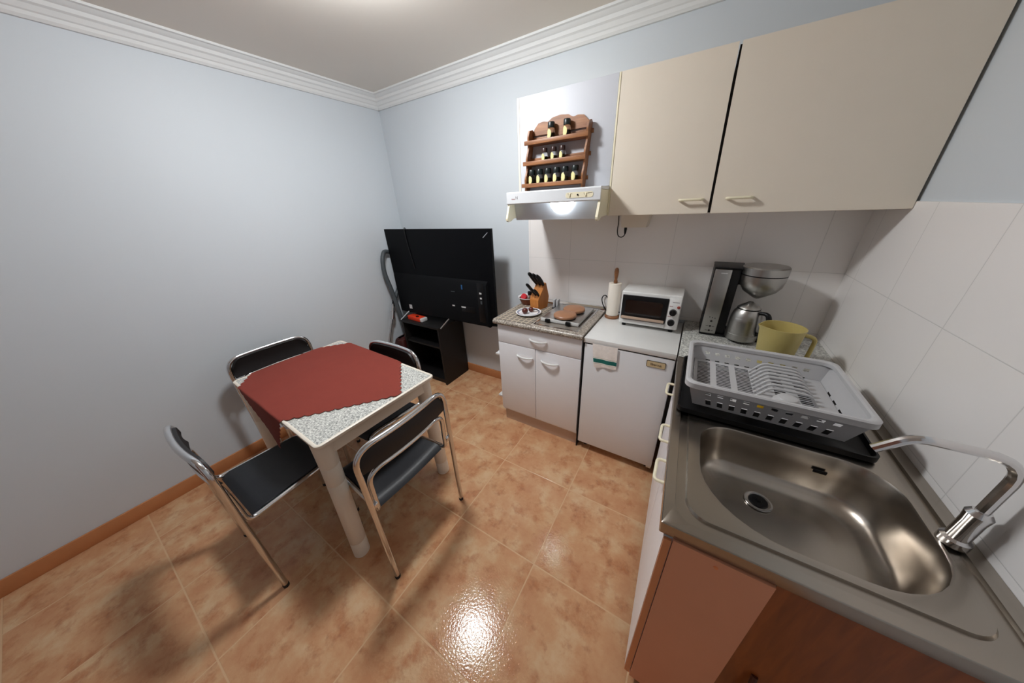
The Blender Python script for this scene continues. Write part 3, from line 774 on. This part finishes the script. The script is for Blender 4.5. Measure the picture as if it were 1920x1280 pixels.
hp = lambda r, z: (QX + hd.x * r, QY + hd.y * r, PZ2 + z)
finish('handle', tube(fillet([hp(.052, .152), hp(.088, .156), hp(.102, .115), hp(.090, .06), hp(.062, .042)], .03), lambda u: .0085 + .003 * math.sin(PI * u), 12), M_BLACK, t)

# ------------------------------------------------------------------ wall units
UY = -.30
ZT, ZB = 2.057, 1.475
t = thing('hood_cabinet', 'white wall cabinet above the cooker hood carrying the spice rack', 'wall cabinet', (1.76, -.15, 1.60))
bm = box((1.503, UY + .018, 1.62), (2.018, -.001, ZT - .002))
finish('body', bm, M_CREAM, t)
finish('side_panel', box((1.490, UY + .001, 1.475), (1.503, -.001, ZT), .001), M_CREAM, t)
finish('door', box((1.505, UY, 1.616), (2.018, UY + .017, ZT), .0015), M_HDOOR, t)

def wall_cab(label, x0, x1, x1b, hx0, hx1, x0b=None):
    x0b = x0 if x0b is None else x0b
    t = thing('wall_cabinet', label, 'wall cabinet', ((x0 + x1) / 2, -.15, ZB), 0, 'cream wall cabinets')
    finish('body', box((max(x0, x0b) + .001, UY + .019, ZB), (min(x1, x1b) - .001, -.009, ZT)), M_CREAM, t)
    d = finish('door', bm_hull(bmesh.new(), [(x0b, UY, ZB + .002), (x1b, UY, ZB + .002), (x1b, UY + .018, ZB + .002), (x0b, UY + .018, ZB + .002), (x0, UY, ZT), (x1, UY, ZT), (x1, UY + .018, ZT), (x0, UY + .018, ZT)]), M_CREAM, t)
    z = 1.535
    finish('handle', tube(fillet([(hx0, UY, z), (hx0 + .004, UY - .026, z), (hx1 - .004, UY - .026, z), (hx1, UY, z)], .012), .0055, 8), M_PLCREAM, d)
    return t
wall_cab('cream wall cabinet beside the hood, wide door with handle at lower right', 2.029, 2.446, 2.466, 2.345, 2.437)
wall_cab('cream wall cabinet above the coffee machine, handle at lower left', 2.456, XR - .01, XR - .01, 2.525, 2.613, 2.4765)
finish('edge_strip', box((2.0195, UY - .002, 1.476), (2.0275, UY + .017, ZT), .001), M_PLCREAM, bpy.data.objects['wall_cabinet'])
finish('door_gap_shade', box((2.450, UY + .021, ZB + .004), (2.478, UY + .027, ZT - .004)), M_SHADOWGAP, bpy.data.objects['wall_cabinet'])  # dark backing painting the shade between the two doors

# cooker hood
HX0, HX1, HY = 1.494, 2.019, -.45
t = thing('cooker_hood', 'white slide-out cooker hood with lit lamp below the spice rack', 'cooker hood', (1.757, -.2, 1.465))
bm = bmesh.new()
bm_box(bm, (HX0 + .012, UY + .002, 1.48), (HX1 - .012, -.012, 1.614), .002)
finish('body', bm, M_PLCREAM, t)
prs = [(HY, 1.555), (HY, 1.606), (HY + .006, 1.612), (UY - .0005, 1.614), (UY - .0005, 1.60), (HY + .01, 1.60), (HY + .01, 1.550), (HY + .004, 1.550)]
fs = finish('fascia', prism([(HX0, y, z) for y, z in prs], (HX1 - HX0, 0, 0)), M_HOODW, t, smooth=20)
for x in (HX0, HX1 - .012):
    b = prism([(x, y, z) for y, z in [(HY + .011, 1.549), (HY - .018, 1.478), (HY - .016, 1.468), (HY - .004, 1.461), (HY + .016, 1.463), (HY + .05, 1.476), (UY, 1.48), (UY, 1.598), (HY + .011, 1.598)]], (.012, 0, 0))
    finish('side_bracket', b, M_PLCREAM, t, smooth=20)
# inclined reflector behind the fascia
rf = finish('reflector', bm_hull(bmesh.new(), [(HX0 + .013, HY + .080, 1.466), (HX1 - .013, HY + .080, 1.466), (HX1 - .013, HY + .084, 1.466), (HX0 + .013, HY + .084, 1.466),
                                               (HX0 + .013, HY + .052, 1.598), (HX1 - .013, HY + .052, 1.598), (HX1 - .013, HY + .056, 1.598), (HX0 + .013, HY + .056, 1.598)]), mat('satin_metal_panel', (.62, .65, .68, 1), .42, .5), t)
LXH = 1.80
b = lathe([(.066, 0), (.062, .008), (.048, .015), (.024, .019), (0, .020)], (0, 0, 0), 36, '-y', cap=False)
for v in b.verts: v.co.z *= .8
b.transform(Matrix.Translation((LXH, HY + .066, 1.545)) @ Matrix.Rotation(math.radians(12), 4, 'X'))
finish('lamp_lens', b, M_HLAMP, t)
cp = finish('control_strip', prism([(x, HY - .0003, z) for x, z in rrect(1.845, 1.985, 1.567, 1.592, .011)], (0, -.0012, 0)), M_PLCREAM, t)
finish('knob', lathe([(.004, 0), (.004, .003), (0, .0035)], (1.908, HY - .0015, 1.580), 14, '-y'), M_BLACK, cp)
for x in (1.866, 1.948): finish('slider', box((x - .004, HY - .005, 1.573), (x + .004, HY - .0015, 1.587), .001), M_PLCREAM, cp)
b = bmesh.new()
for x, z, w, h in ((1.856, 1.585, .006, .0015), (1.872, 1.585, .008, .0015), (1.860, 1.578, .0015, .008), (1.938, 1.585, .006, .0015), (1.956, 1.586, .024, .0015), (1.954, 1.582, .012, .0012), (1.941, 1.578, .0015, .008)):
    bm_box(b, (x, HY - .0018, z), (x + w, HY - .0014, z + h))
finish('printing', b, M_DKLINE, cp)
finish('lettering', text_mesh('Nodor', .0085, on_front(1.538, HY - .0004, 1.5765)), M_INKR, fs, smooth=0)
finish('lettering', text_mesh('N', .021, on_front(1.559, HY - .0004, 1.582)), M_INKG, fs, smooth=0)

# plug box under the wall cabinet with its cord
t = thing('socket_box', 'cream socket box under the wall cabinet with a black plug', 'socket box', (2.13, -.1, 1.405))
finish('body', bm_hull(bmesh.new(), [(2.062, -.13, 1.405), (2.194, -.13, 1.405), (2.194, -.03, 1.405), (2.062, -.03, 1.405), (2.056, -.13, 1.4745), (2.206, -.13, 1.4745), (2.206, -.03, 1.4745), (2.056, -.03, 1.4745)]), M_CREAM, t)
finish('plug', lathe([(.007, 1.404), (.0085, 1.395), (.006, 1.375), (.004, 1.368)], (2.083, -.105, 0), 14), M_BLACK, t)
finish('cord', tube(smooth_path([(2.083, -.105, 1.37), (2.078, -.105, 1.358), (2.063, -.105, 1.350), (2.046, -.105, 1.358), (2.038, -.105, 1.385), (2.04, -.105, 1.43), (2.036, -.10, 1.474)], n=8), .0028, 8), M_BLACK, t)

# ------------------------------------------------------------------ spice rack
SYk, SYf = UY - .0015, UY - .062
zs = [1.640, 1.745, 1.838]          # shelf floors
def side_x(z, s): # slightly tapered rack
    q = (z - 1.63) / .27
    return (1.556 + .030 * q) if s < 0 else (1.893 + .020 * q)
t = thing('spice_rack', 'brown wooden spice rack with three shelves hung above the hood', 'spice rack', (1.73, SYk, 1.62))
for s in (-1, 1):
    o = []
    zz = [1.618 + .0115 * k for k in range(25)]
    front_ = [(-.052 + .006 * math.sin((z - 1.618) / .098 * 2 * PI + 1.2)) for z in zz]
    outline = [(side_x(z, s), SYk + f, z) for z, f in zip(zz, front_)] + [(side_x(zz[-1] + .008, s), SYk - .02, zz[-1] + .008), (side_x(zz[-1], s), SYk, zz[-1]), (side_x(zz[0], s), SYk, zz[0])]
    finish('side_board', prism(outline, (.009 * (-1 if s > 0 else 1), 0, 0)), M_HWOOD, t, smooth=40)
# scalloped top board
xs0, xs1 = side_x(1.87, -1) + .011, side_x(1.87, 1) - .011
top = []; bot = []
for k in range(41):
    u = k / 40; x = xs0 + (xs1 - xs0) * u
    q = abs(u - .5) * 2
    K = [(0, .078), (.25, .074), (.46, .060), (.60, .064), (.78, .061), (.92, .044), (1, .024)]
    for (qa, ha), (qb, hb) in zip(K, K[1:]):
        if qa <= q <= qb:
            w_ = (q - qa) / (qb - qa); w_ = w_ * w_ * (3 - 2 * w_); top_h = ha + (hb - ha) * w_
    zt = 1.868 + top_h
    zb = 1.872 - (.014 * math.exp(-((u - .5) / .12) ** 2)) + .004
    top.append((x, SYk, zt)); bot.append((x, SYk, zb))
finish('top_board', prism(top + bot[::-1], (0, -.010, 0)), M_HWOOD, t, smooth=30)
for z in zs:
    a, c = side_x(z, -1) , side_x(z, 1)
    finish('shelf', box((a + .011, SYf + .010, z - .008), (c - .011, SYk, z)), M_HWOOD, t)
    finish('front_rail', box((a - .014, SYf - .002, z - .007), (c + .004, SYf + .008, z + .012), .0015), M_HWOOD, t)
    finish('back_rail', box((a - .004, SYk - .008, z + .012), (c + .012, SYk, z + .030), .001), M_HWOOD, t)

GP = 'jars in the spice rack'
def make_jar(h, r, capm, fill, label):
    t = thing('spice_jar', label, 'spice jar', (0, 0, 0), 0, GP)
    bh = h * .68
    finish('glass', lathe([(0, .0), (r * .95, 0), (r, .003), (r, bh * .8), (r * .85, bh * .95), (r * .8, bh)], (0, 0, 0), 22), M_GLASS, t, local=True)
    finish('contents', lathe([(0, .003), (r * .86, .003), (r * .86, bh * .62), (0, bh * .62)], (0, 0, 0), 18), fill, t, local=True)
    finish('cap', lathe([(r * .92, bh + .0005), (r * .96, bh + .004), (r * .96, h - .004), (r * .84, h), (0, h)], (0, 0, 0), 22), capm, t, local=True)
    b = bmesh.new(); V = []
    for j in range(7):
        v = -1 + 2 * j / 6; w = math.sqrt(max(0, 1 - v * v)) * .95 + .05
        V.append([b.verts.new(((r + .0006) * math.sin(w * (i / 8 - .5) * 1.5 - .35), -(r + .0006) * math.cos(w * (i / 8 - .5) * 1.5 - .35), bh * .54 + v * bh * .40)) for i in range(9)])
    for A, B in zip(V, V[1:]):
        for i in range(8): b.faces.new([A[i], A[i + 1], B[i + 1], B[i]])
    finish('paper_label', b, M_LABEL, t, local=True)
    return t
ordn = ['first', 'second', 'third', 'fourth', 'fifth', 'sixth']
yj = (SYk + SYf) / 2 - .002
bigA = None
def place(src, x, z, label):
    global bigA
    o = src if not src.get('used') else copy_tree(src)
    src['used'] = 1
    o.location = (x, yj, z); o['label'] = label
    return o
J1 = make_jar(.078, .0185, M_CAPB, M_HERB, '')
J2 = make_jar(.066, .0155, M_CAPBR, M_OIL, '')
J3 = make_jar(.080, .0185, M_CAPB, M_SPICE, '')
jars = []
for i, x in enumerate((1.5955, 1.643, 1.692, 1.742, 1.790, 1.845)):
    jars.append(place(J1, x, zs[0] + .0005, f'black-capped spice jar, {ordn[i]} from the left on the bottom shelf of the rack'))
for i, x in enumerate((1.672, 1.724, 1.772)):
    jars.append(place(J2, x, zs[1] + .0005, f'small brown-capped spice jar, {ordn[i]} from the left on the middle shelf of the rack'))
for i, (x, w) in enumerate(((1.708, 'brown spice'), (1.793, 'little spice'))):
    jars.append(place(J3, x, zs[2] + .0005, f'black-capped spice jar, {("left", "right")[i]} one of the two on the top shelf of the rack'))
for j in jars:
    if 'used' in j: del j['used']

# ------------------------------------------------------------------ television on its stand
t = thing('tv_stand', 'low black-brown wooden stand with open shelves under the television', 'tv stand', (.41, -.18, 0))
SA, SB, SF, SK, SH = .165, .652, -.342, -.02, .602
for x in (SA, SB - .02): finish('side_panel', box((x, SF, 0), (x + .02, SK, SH - .022)), M_BWOOD, t)
finish('top', box((SA - .008, SF - .006, SH - .022), (SB + .008, SK, SH), .002), M_BWOOD, t)
finish('back_panel', box((SA + .02, SK - .008, .03), (SB - .02, SK, SH - .022)), M_BWOOD, t)
for z in (.03, .38): finish('shelf', box((SA + .02, SF + .01, z), (SB - .02, SK - .008, z + .018)), M_BWOOD, t)
finish('plinth', box((SA + .02, SF + .02, 0), (SB - .02, SF + .035, .03)), M_BWOOD, t)

TY_ = -.235
t = thing('television', 'large black television with its back to the room on the dark stand', 'television', (.6, TY_, SH))
TA, TB, TZ0, TZ1 = .065, 1.222, .662, 1.405
finish('back_shell', bm_hull(bmesh.new(), [(TA + .008, TY_ - .012, TZ0), (TB - .045, TY_ - .012, TZ0), (TB - .045, TY_ + .012, TZ0), (TA + .008, TY_ + .012, TZ0),
     (TA, TY_ - .008, TZ1), (TB, TY_ - .008, TZ1), (TB, TY_ + .012, TZ1), (TA, TY_ + .012, TZ1)]) if False else
     prism([(x, TY_ - .010, z) for x, z in [(TA + .012, TZ0 - .010), (TB - .10, TZ0), (TB - .07, TZ0 - .006), (TB - .05, TZ0 + .012), (TB - .004, TZ0 + .018), (TB, TZ1 + .004), (TA, TZ1)]], (0, .022, 0)), M_TVB, t, smooth=20)
finish('screen', box((TA + .02, TY_ + .0122, TZ0 + .02), (TB - .02, TY_ + .016, TZ1 - .015)), M_OVG, t)
hs_ = finish('electronics_housing', bm_hull(bmesh.new(), [(TA + .03, TY_ - .026, TZ0 + .004), (TB - .07, TY_ - .026, TZ0 + .012), (TB - .06, TY_ - .010, TZ0 + .006), (TA + .022, TY_ - .010, TZ0 + .000),
     (TA + .025, TY_ - .026, TZ0 + .345), (TB - .07, TY_ - .026, TZ0 + .345), (TB - .06, TY_ - .010, TZ0 + .375), (TA + .016, TY_ - .010, TZ0 + .365)]), M_TVB2, t)
finish('port_recess', box((.885, TY_ - .0275, .765), (1.03, TY_ - .026, .815), .001), M_BLACK, hs_)
finish('side_recess', box((1.065, TY_ - .0275, .70), (1.125, TY_ - .026, 1.02), .001), M_BLACK, hs_)
def stick(x0, x1, z0, z1, m): finish('sticker', box((x0, TY_ - .0284, z0), (x1, TY_ - .0275, z1)), m, hs_)
stick(.225, .262, .700, .740, M_STICK); stick(.785, .812, .800, .811, M_STICK); stick(.885, .93, .800, .811, M_STICK)
stick(1.085, 1.106, .935, .948, M_STICK); stick(1.088, 1.106, .895, .908, M_STICK); stick(.906, .918, .955, .992, M_BLUST)
stick(.79, .83, .925, .931, M_GREYH); stick(1.09, 1.105, .855, .880, M_GREYH)
finish('corner_glint', bm_hull(bmesh.new(), [(1.148, TY_ - .0115, 1.350), (1.154, TY_ - .0115, 1.348), (1.154, TY_ - .010, 1.348), (1.148, TY_ - .010, 1.350), (1.192, TY_ - .0115, 1.385), (1.196, TY_ - .0115, 1.382), (1.196, TY_ - .010, 1.382), (1.192, TY_ - .010, 1.385)]), M_CHROME, t)  # chrome sliver imitating a reflected streak of light
for x in (.20, .715):
    finish('leg', tube(fillet([(x - .02, TY_ - .12, SH + .005), (x, TY_ - .01, TZ0 + .012), (x, TY_ + .01, TZ0 + .012), (x - .02, TY_ + .13, SH + .005)], .01), .0055, 8), M_CHROME, t)
finish('cable', tube(smooth_path([(.335, TY_ + .004, TZ1 + .004), (.338, TY_ - .013, TZ1 + .003), (.345, TY_ - .014, 1.30), (.37, TY_ - .014, 1.15), (.385, TY_ - .014, 1.08)], n=6), .0035, 6), M_BLACK, t)

t = thing('box', 'small orange-red box lying on the stand in front of the television', 'box', (.33, -.285, SH))
b = box((-.105, -.035, 0), (.072, .035, .036), .002); b.transform(Matrix.Translation((.325, -.275, SH + .0005)) @ Matrix.Rotation(math.radians(-4), 4, 'Z')); finish('sleeve', b, M_ORANGE, t)
b = box((.072, -.034, .001), (.100, .034, .035), .006); b.transform(Matrix.Translation((.325, -.275, SH + .0005)) @ Matrix.Rotation(math.radians(-4), 4, 'Z')); finish('end', b, M_STICK, t)
b = box((-.02, -.015, .0362), (.03, .012, .0368)); b.transform(Matrix.Translation((.325, -.275, SH + .0005)) @ Matrix.Rotation(math.radians(-30), 4, 'Z')); finish('printing', b, M_DRED, t)

# vacuum cleaner in the corner
t = thing('vacuum_cleaner', 'dark red vacuum cleaner with grey hose standing in the corner', 'vacuum cleaner', (.09, -.27, 0))
finish('body', loft([[(x, y, z) for x, y in rrect(.022 + e, .155 - e, -.40 + e, -.10 - e, .05, 5)] for e, z in ((.01, .0), (0, .02), (0, .33), (.012, .38), (.035, .40))], True, True), M_DRED, t)
finish('hose', tube(smooth_path([(.125, -.29, .40), (.125, -.30, .52), (.11, -.305, .66), (.085, -.315, .86), (.068, -.335, 1.02), (.062, -.33, 1.12), (.055, -.305, 1.19), (.043, -.265, 1.217), (.040, -.20, 1.19), (.040, -.14, 1.10), (.040, -.15, .95), (.042, -.24, .82), (.042, -.262, .79)], n=8), .0185, 14), M_GREYH, t)
tp = finish('tube', tube([(.042, -.262, .80), (.052, -.315, .72), (.066, -.365, .62)], .0125, 14), M_CHROME, t)
finish('lower_tube', tube([(.066, -.365, .62), (.085, -.478, .39), (.10, -.56, .05)], .0105, 14), M_CHROME, t)
finish('joint', tube([(.058, -.34, .67), (.067, -.37, .60)], .020, 14), M_CHROME, t)
finish('grip', tube([(.046, -.28, .765), (.050, -.305, .715)], .022, 12), M_BLACK, t)
finish('floor_nozzle', box((.03, -.63, 0), (.17, -.53, .055), .012), M_BLACK, t)

# ------------------------------------------------------------------ dining table
TCX, TCY, TRZ = .900, -1.368, math.radians(-1.7)
t = thing('dining_table', 'white plastic dining table with grey speckled top under the red cloth', 'table', (TCX, TCY, 0), TRZ)
hx, hy = .470, .300
ZTB = .740
def L(name, bm, m, **k): return finish(name, bm, m, t, local=True, **k)
L('rim', loft([[(x, y, z) for x, y in rrect(-hx + e, hx - e, -hy + e, hy - e, max(.004, .022 - e), 5)] for e, z in ((.006, ZTB - .022), (0, ZTB - .018), (-.003, ZTB - .008), (-.002, ZTB - .001), (.003, ZTB + .002), (.008, ZTB + .002), (.011, ZTB))]), M_TPLAS, smooth=40)
L('tabletop', prism([(x, y, ZTB - .020) for x, y in rrect(-hx + .0112, hx - .0112, -hy + .0112, hy - .0112, .012, 5)], (0, 0, .020)), M_GRAN)
b = bmesh.new()
for s in (-1, 1):
    bm_box(b, (-hx + .07, s * (hy - .035) - .008, ZTB - .085), (hx - .07, s * (hy - .035) + .008, ZTB - .021))
    bm_box(b, (s * (hx - .035) - .008, -hy + .06, ZTB - .085), (s * (hx - .035) + .008, hy - .06, ZTB - .021))
L('apron', b, M_TPLAS)
for sx in (-1, 1):
    for sy in (-1, 1):
        b = lathe([(.034, 0), (.037, .004), (.037, .095), (.035, .098), (.037, .101), (.0375, .40), (.038, .485), (.0355, .489), (.0375, .493), (.038, .585), (.0355, .589), (.0385, .593), (.042, ZTB - .021)], (0, 0, 0), 28)
        for v in b.verts:
            k = 1 - v.co.z / ZTB
            v.co.x += sx * (hx - .060 - .0 * k); v.co.y += sy * (hy - .041 + .026 * k)
        L('leg', b, M_TPLAS)

# cloth: a rotated square whose flaps fold over the table edges
Minv = (Matrix.Translation((TCX, TCY, 0)) @ Matrix.Rotation(TRZ, 4, 'Z')).inverted()
D = Vector((1.364, -1.293)); e2 = Vector((-.777, .630)).normalized(); e3 = Vector((-.630, -.777)).normalized()
A_, B_ = .775, .800
N1 = 140
b = bmesh.new(); V = []
zc = ZTB + .0035
for j in range(N1 + 1):
    row = []
    for i in range(N1 + 1):
        u, v = i / N1, j / N1
        # pinked edge
        tooth = lambda k: (.005 if (k // 2) % 2 else -.003) if False else (.011 * abs(math.sin(PI * k / 7)) - .001)
        du = -tooth(j) if i == 0 else tooth(j) if i == N1 else 0
        dv = -tooth(i) if j == 0 else tooth(i) if j == N1 else 0
        p = D + e2 * (u * A_ + du) + e3 * (v * B_ + dv)
        q = Minv @ Vector((p.x, p.y, 0))
        x, y, z = q.x, q.y, zc
        ex, ey = hx + .006, hy + .006
        ox, oy = max(0, abs(x) - ex), max(0, abs(y) - ey)
        rr = .006
        if ox or oy:
            if oy >= ox:
                y = math.copysign(ey + .002 + .010 * math.sin(x * 17 + 1) * min(1, oy * 4) * .5 + .03 * oy, y); z = zc - oy
            else:
                x = math.copysign(ex + .002 + .03 * ox, x); z = zc - ox
        else:
            z += .0012 * math.sin(x * 23 + y * 9) * math.sin(y * 17 - x * 5) + .0012
        row.append(b.verts.new((x, y, z)))
    V.append(row)
for j in range(N1):
    for i in range(N1): b.faces.new([V[j][i], V[j][i + 1], V[j + 1][i + 1], V[j + 1][i]])
bmesh.ops.recalc_face_normals(b, faces=b.faces)
bmesh.ops.solidify(b, geom=b.faces[:], thickness=.0012)
o = finish('tablecloth', b, M_RED, None, 60); o.location = (TCX, TCY, 0); o.rotation_euler = (0, 0, TRZ)
tag(o, 'brick red square tablecloth laid diagonally over the dining table', 'tablecloth')

# ------------------------------------------------------------------ chairs (built once, facing +y)
def make_chair(label):
    t = thing('dining_chair', label, 'chair', (0, 0, 0), 0, 'chrome chairs around the dining table')
    def L(name, bm, m, **k): return finish(name, bm, m, t, local=True, **k)
    W, YR, ZTp = .226, -.20, .778
    bowf = lambda x: -.022 * (1 - (x / W) ** 2)
    # outer loop: rear legs and back frame
    pts = [(-W, YR, .012), (-W, YR, .40), (-W, YR, ZTp)] + [] + [(W, YR, ZTp), (W, YR, .40), (W, YR, .012)]
    path = fillet(pts, [.02, .085, .085, .02], 8)
    # densify the top bar and bow it
    out = []
    for a, c in zip(path, path[1:]):
        n_ = max(1, int((c - a).length / .03)); out += [a.lerp(c, k / n_) for k in range(n_)]
    out.append(path[-1])
    out = [Vector((p.x, p.y + (bowf(p.x) if p.z > .66 else 0) * min(1, max(0, (p.z - .66) / .1)), p.z)) for p in out]
    L('back_frame', tube(out, .0115, 12), M_CHROME)
    # inner loop: front legs, seat rails and the bar below the backrest
    w = .198
    wf = .170
    pts = [(-wf, .185, .012), (-wf, .175, .425), (-w, -.185, .425), (-w, -.19, .648), (w, -.19, .648), (w, -.185, .425), (wf, .175, .425), (wf, .185, .012)]
    path = fillet(pts, [.05, .035, .065, .065, .035, .05], 8); out = []
    for a, c in zip(path, path[1:]):
        n_ = max(1, int((c - a).length / .03)); out += [a.lerp(c, k / n_) for k in range(n_)]
    out.append(path[-1])
    out = [Vector((p.x, p.y + bowf(p.x) * min(1, max(0, (p.z - .52) / .12)), p.z)) for p in out]
    L('seat_frame', tube(out, .0105, 12), M_CHROME)
    for s in (-1, 1):
        for (x, y) in ((s * W, YR), (s * wf, .185)): L('foot', lathe([(.0125, 0), (.0125, .016), (.0115, .018)], (x, y, 0), 12), M_RUB)
        L('bracket', box((min(s * w, s * W), -.203, .472), (max(s * w, s * W), -.187, .492), .003), M_CHROME)
    # backrest
    b = bmesh.new(); V = []; nu, nv = 24, 8
    for j in range(nv + 1):
        v = j / nv; row = []
        for i in range(nu + 1):
            u = i / nu; x = (-1 + 2 * u) * (W - .012)
            q = abs(x) / (W - .012)
            zt = ZTp - .004 - (.052 * ((q - .70) / .30) ** 2.4 if q > .70 else 0); zb = .655 - (0 if q < .7 else .0)
            row.append(b.verts.new((x, YR + bowf(x) + .005 - .008 * math.sin(PI * v), zb + (zt - zb) * v)))
        V.append(row)
    for j in range(nv):
        for i in range(nu): b.faces.new([V[j][i], V[j][i + 1], V[j + 1][i + 1], V[j + 1][i]])
    bmesh.ops.recalc_face_normals(b, faces=b.faces); bmesh.ops.solidify(b, geom=b.faces[:], thickness=.014)
    for v in b.verts: v.co.y += .002
    L('backrest', b, M_BROWNB, smooth=50)
    # sling seat
    b = bmesh.new(); V = []; nu, nv = 16, 20
    for j in range(nv + 1):
        v = j / nv; row = []
        for i in range(nu + 1):
            u = i / nu; x = (-1 + 2 * u) * (.186 - .027 * v)
            y = -.165 + .355 * v
            z = .438 - .016 * math.sin(PI * u) * (.5 + .5 * math.sin(PI * v)) - (.03 * ((v - .85) / .15) ** 2 if v > .85 else 0) - (.022 * ((.1 - v) / .1) ** 2 if v < .1 else 0)
            row.append(b.verts.new((x, y, z)))
        V.append(row)
    for j in range(nv):
        for i in range(nu): b.faces.new([V[j][i], V[j][i + 1], V[j + 1][i + 1], V[j + 1][i]])
    bmesh.ops.recalc_face_normals(b, faces=b.faces); bmesh.ops.solidify(b, geom=b.faces[:], thickness=.02)
    L('seat', b, M_BLACKL, smooth=50)
    return t
c1 = make_chair('chrome and black chair nearest the kitchen units, seen from behind')
c1.location = (1.355, -1.421, 0); c1.rotation_euler = (0, 0, PI / 2)
for lab, x, y, rz in (('chrome and black chair at the near side of the table under the hanging cloth corner', .905, -1.735, math.radians(0)),
                      ('chrome and black chair between the table and the bare left wall', .385, -1.385, -PI / 2 - .02),
                      ('chrome and black chair tucked in on the television side of the table', .938, -1.205, PI + .02)):
    c = copy_tree(c1); c.location = (x, y, 0); c.rotation_euler = (0, 0, rz); c['label'] = lab

# ------------------------------------------------------------------ camera and render look
cam = bpy.data.cameras.new('camera'); co = bpy.data.objects.new('camera', cam); COL.objects.link(co)
r_, u_, b_ = Vector((.85307312, .52007918, -.04223634)), Vector((-.19057023, .38589278, .90264597)), Vector((.48574607, -.76197402, .42830636))
M4 = Matrix((r_, u_, b_)).transposed().to_4x4(); M4.translation = (2.45140676, -1.96550975, 1.54458288)
co.matrix_world = M4
cam.sensor_fit = 'HORIZONTAL'; cam.sensor_width = 36; cam.lens = 535.972 / 1920 * 36; cam.clip_start = .02
SC.camera = co
w = bpy.data.worlds.new('world'); SC.world = w; w.use_nodes = True
w.node_tree.nodes['Background'].inputs['Color'].default_value = (.5, .5, .5, 1); w.node_tree.nodes['Background'].inputs['Strength'].default_value = 0
SC.view_settings.view_transform = 'Standard'; SC.view_settings.look = 'None'; SC.view_settings.gamma = 1; SC.view_settings.use_curve_mapping = False
SC.view_settings.exposure = .92
SC.cycles.use_denoising = True
SC.cycles.max_bounces = 10; SC.cycles.diffuse_bounces = 10
SC.cycles.caustics_reflective = False; SC.cycles.caustics_refractive = False
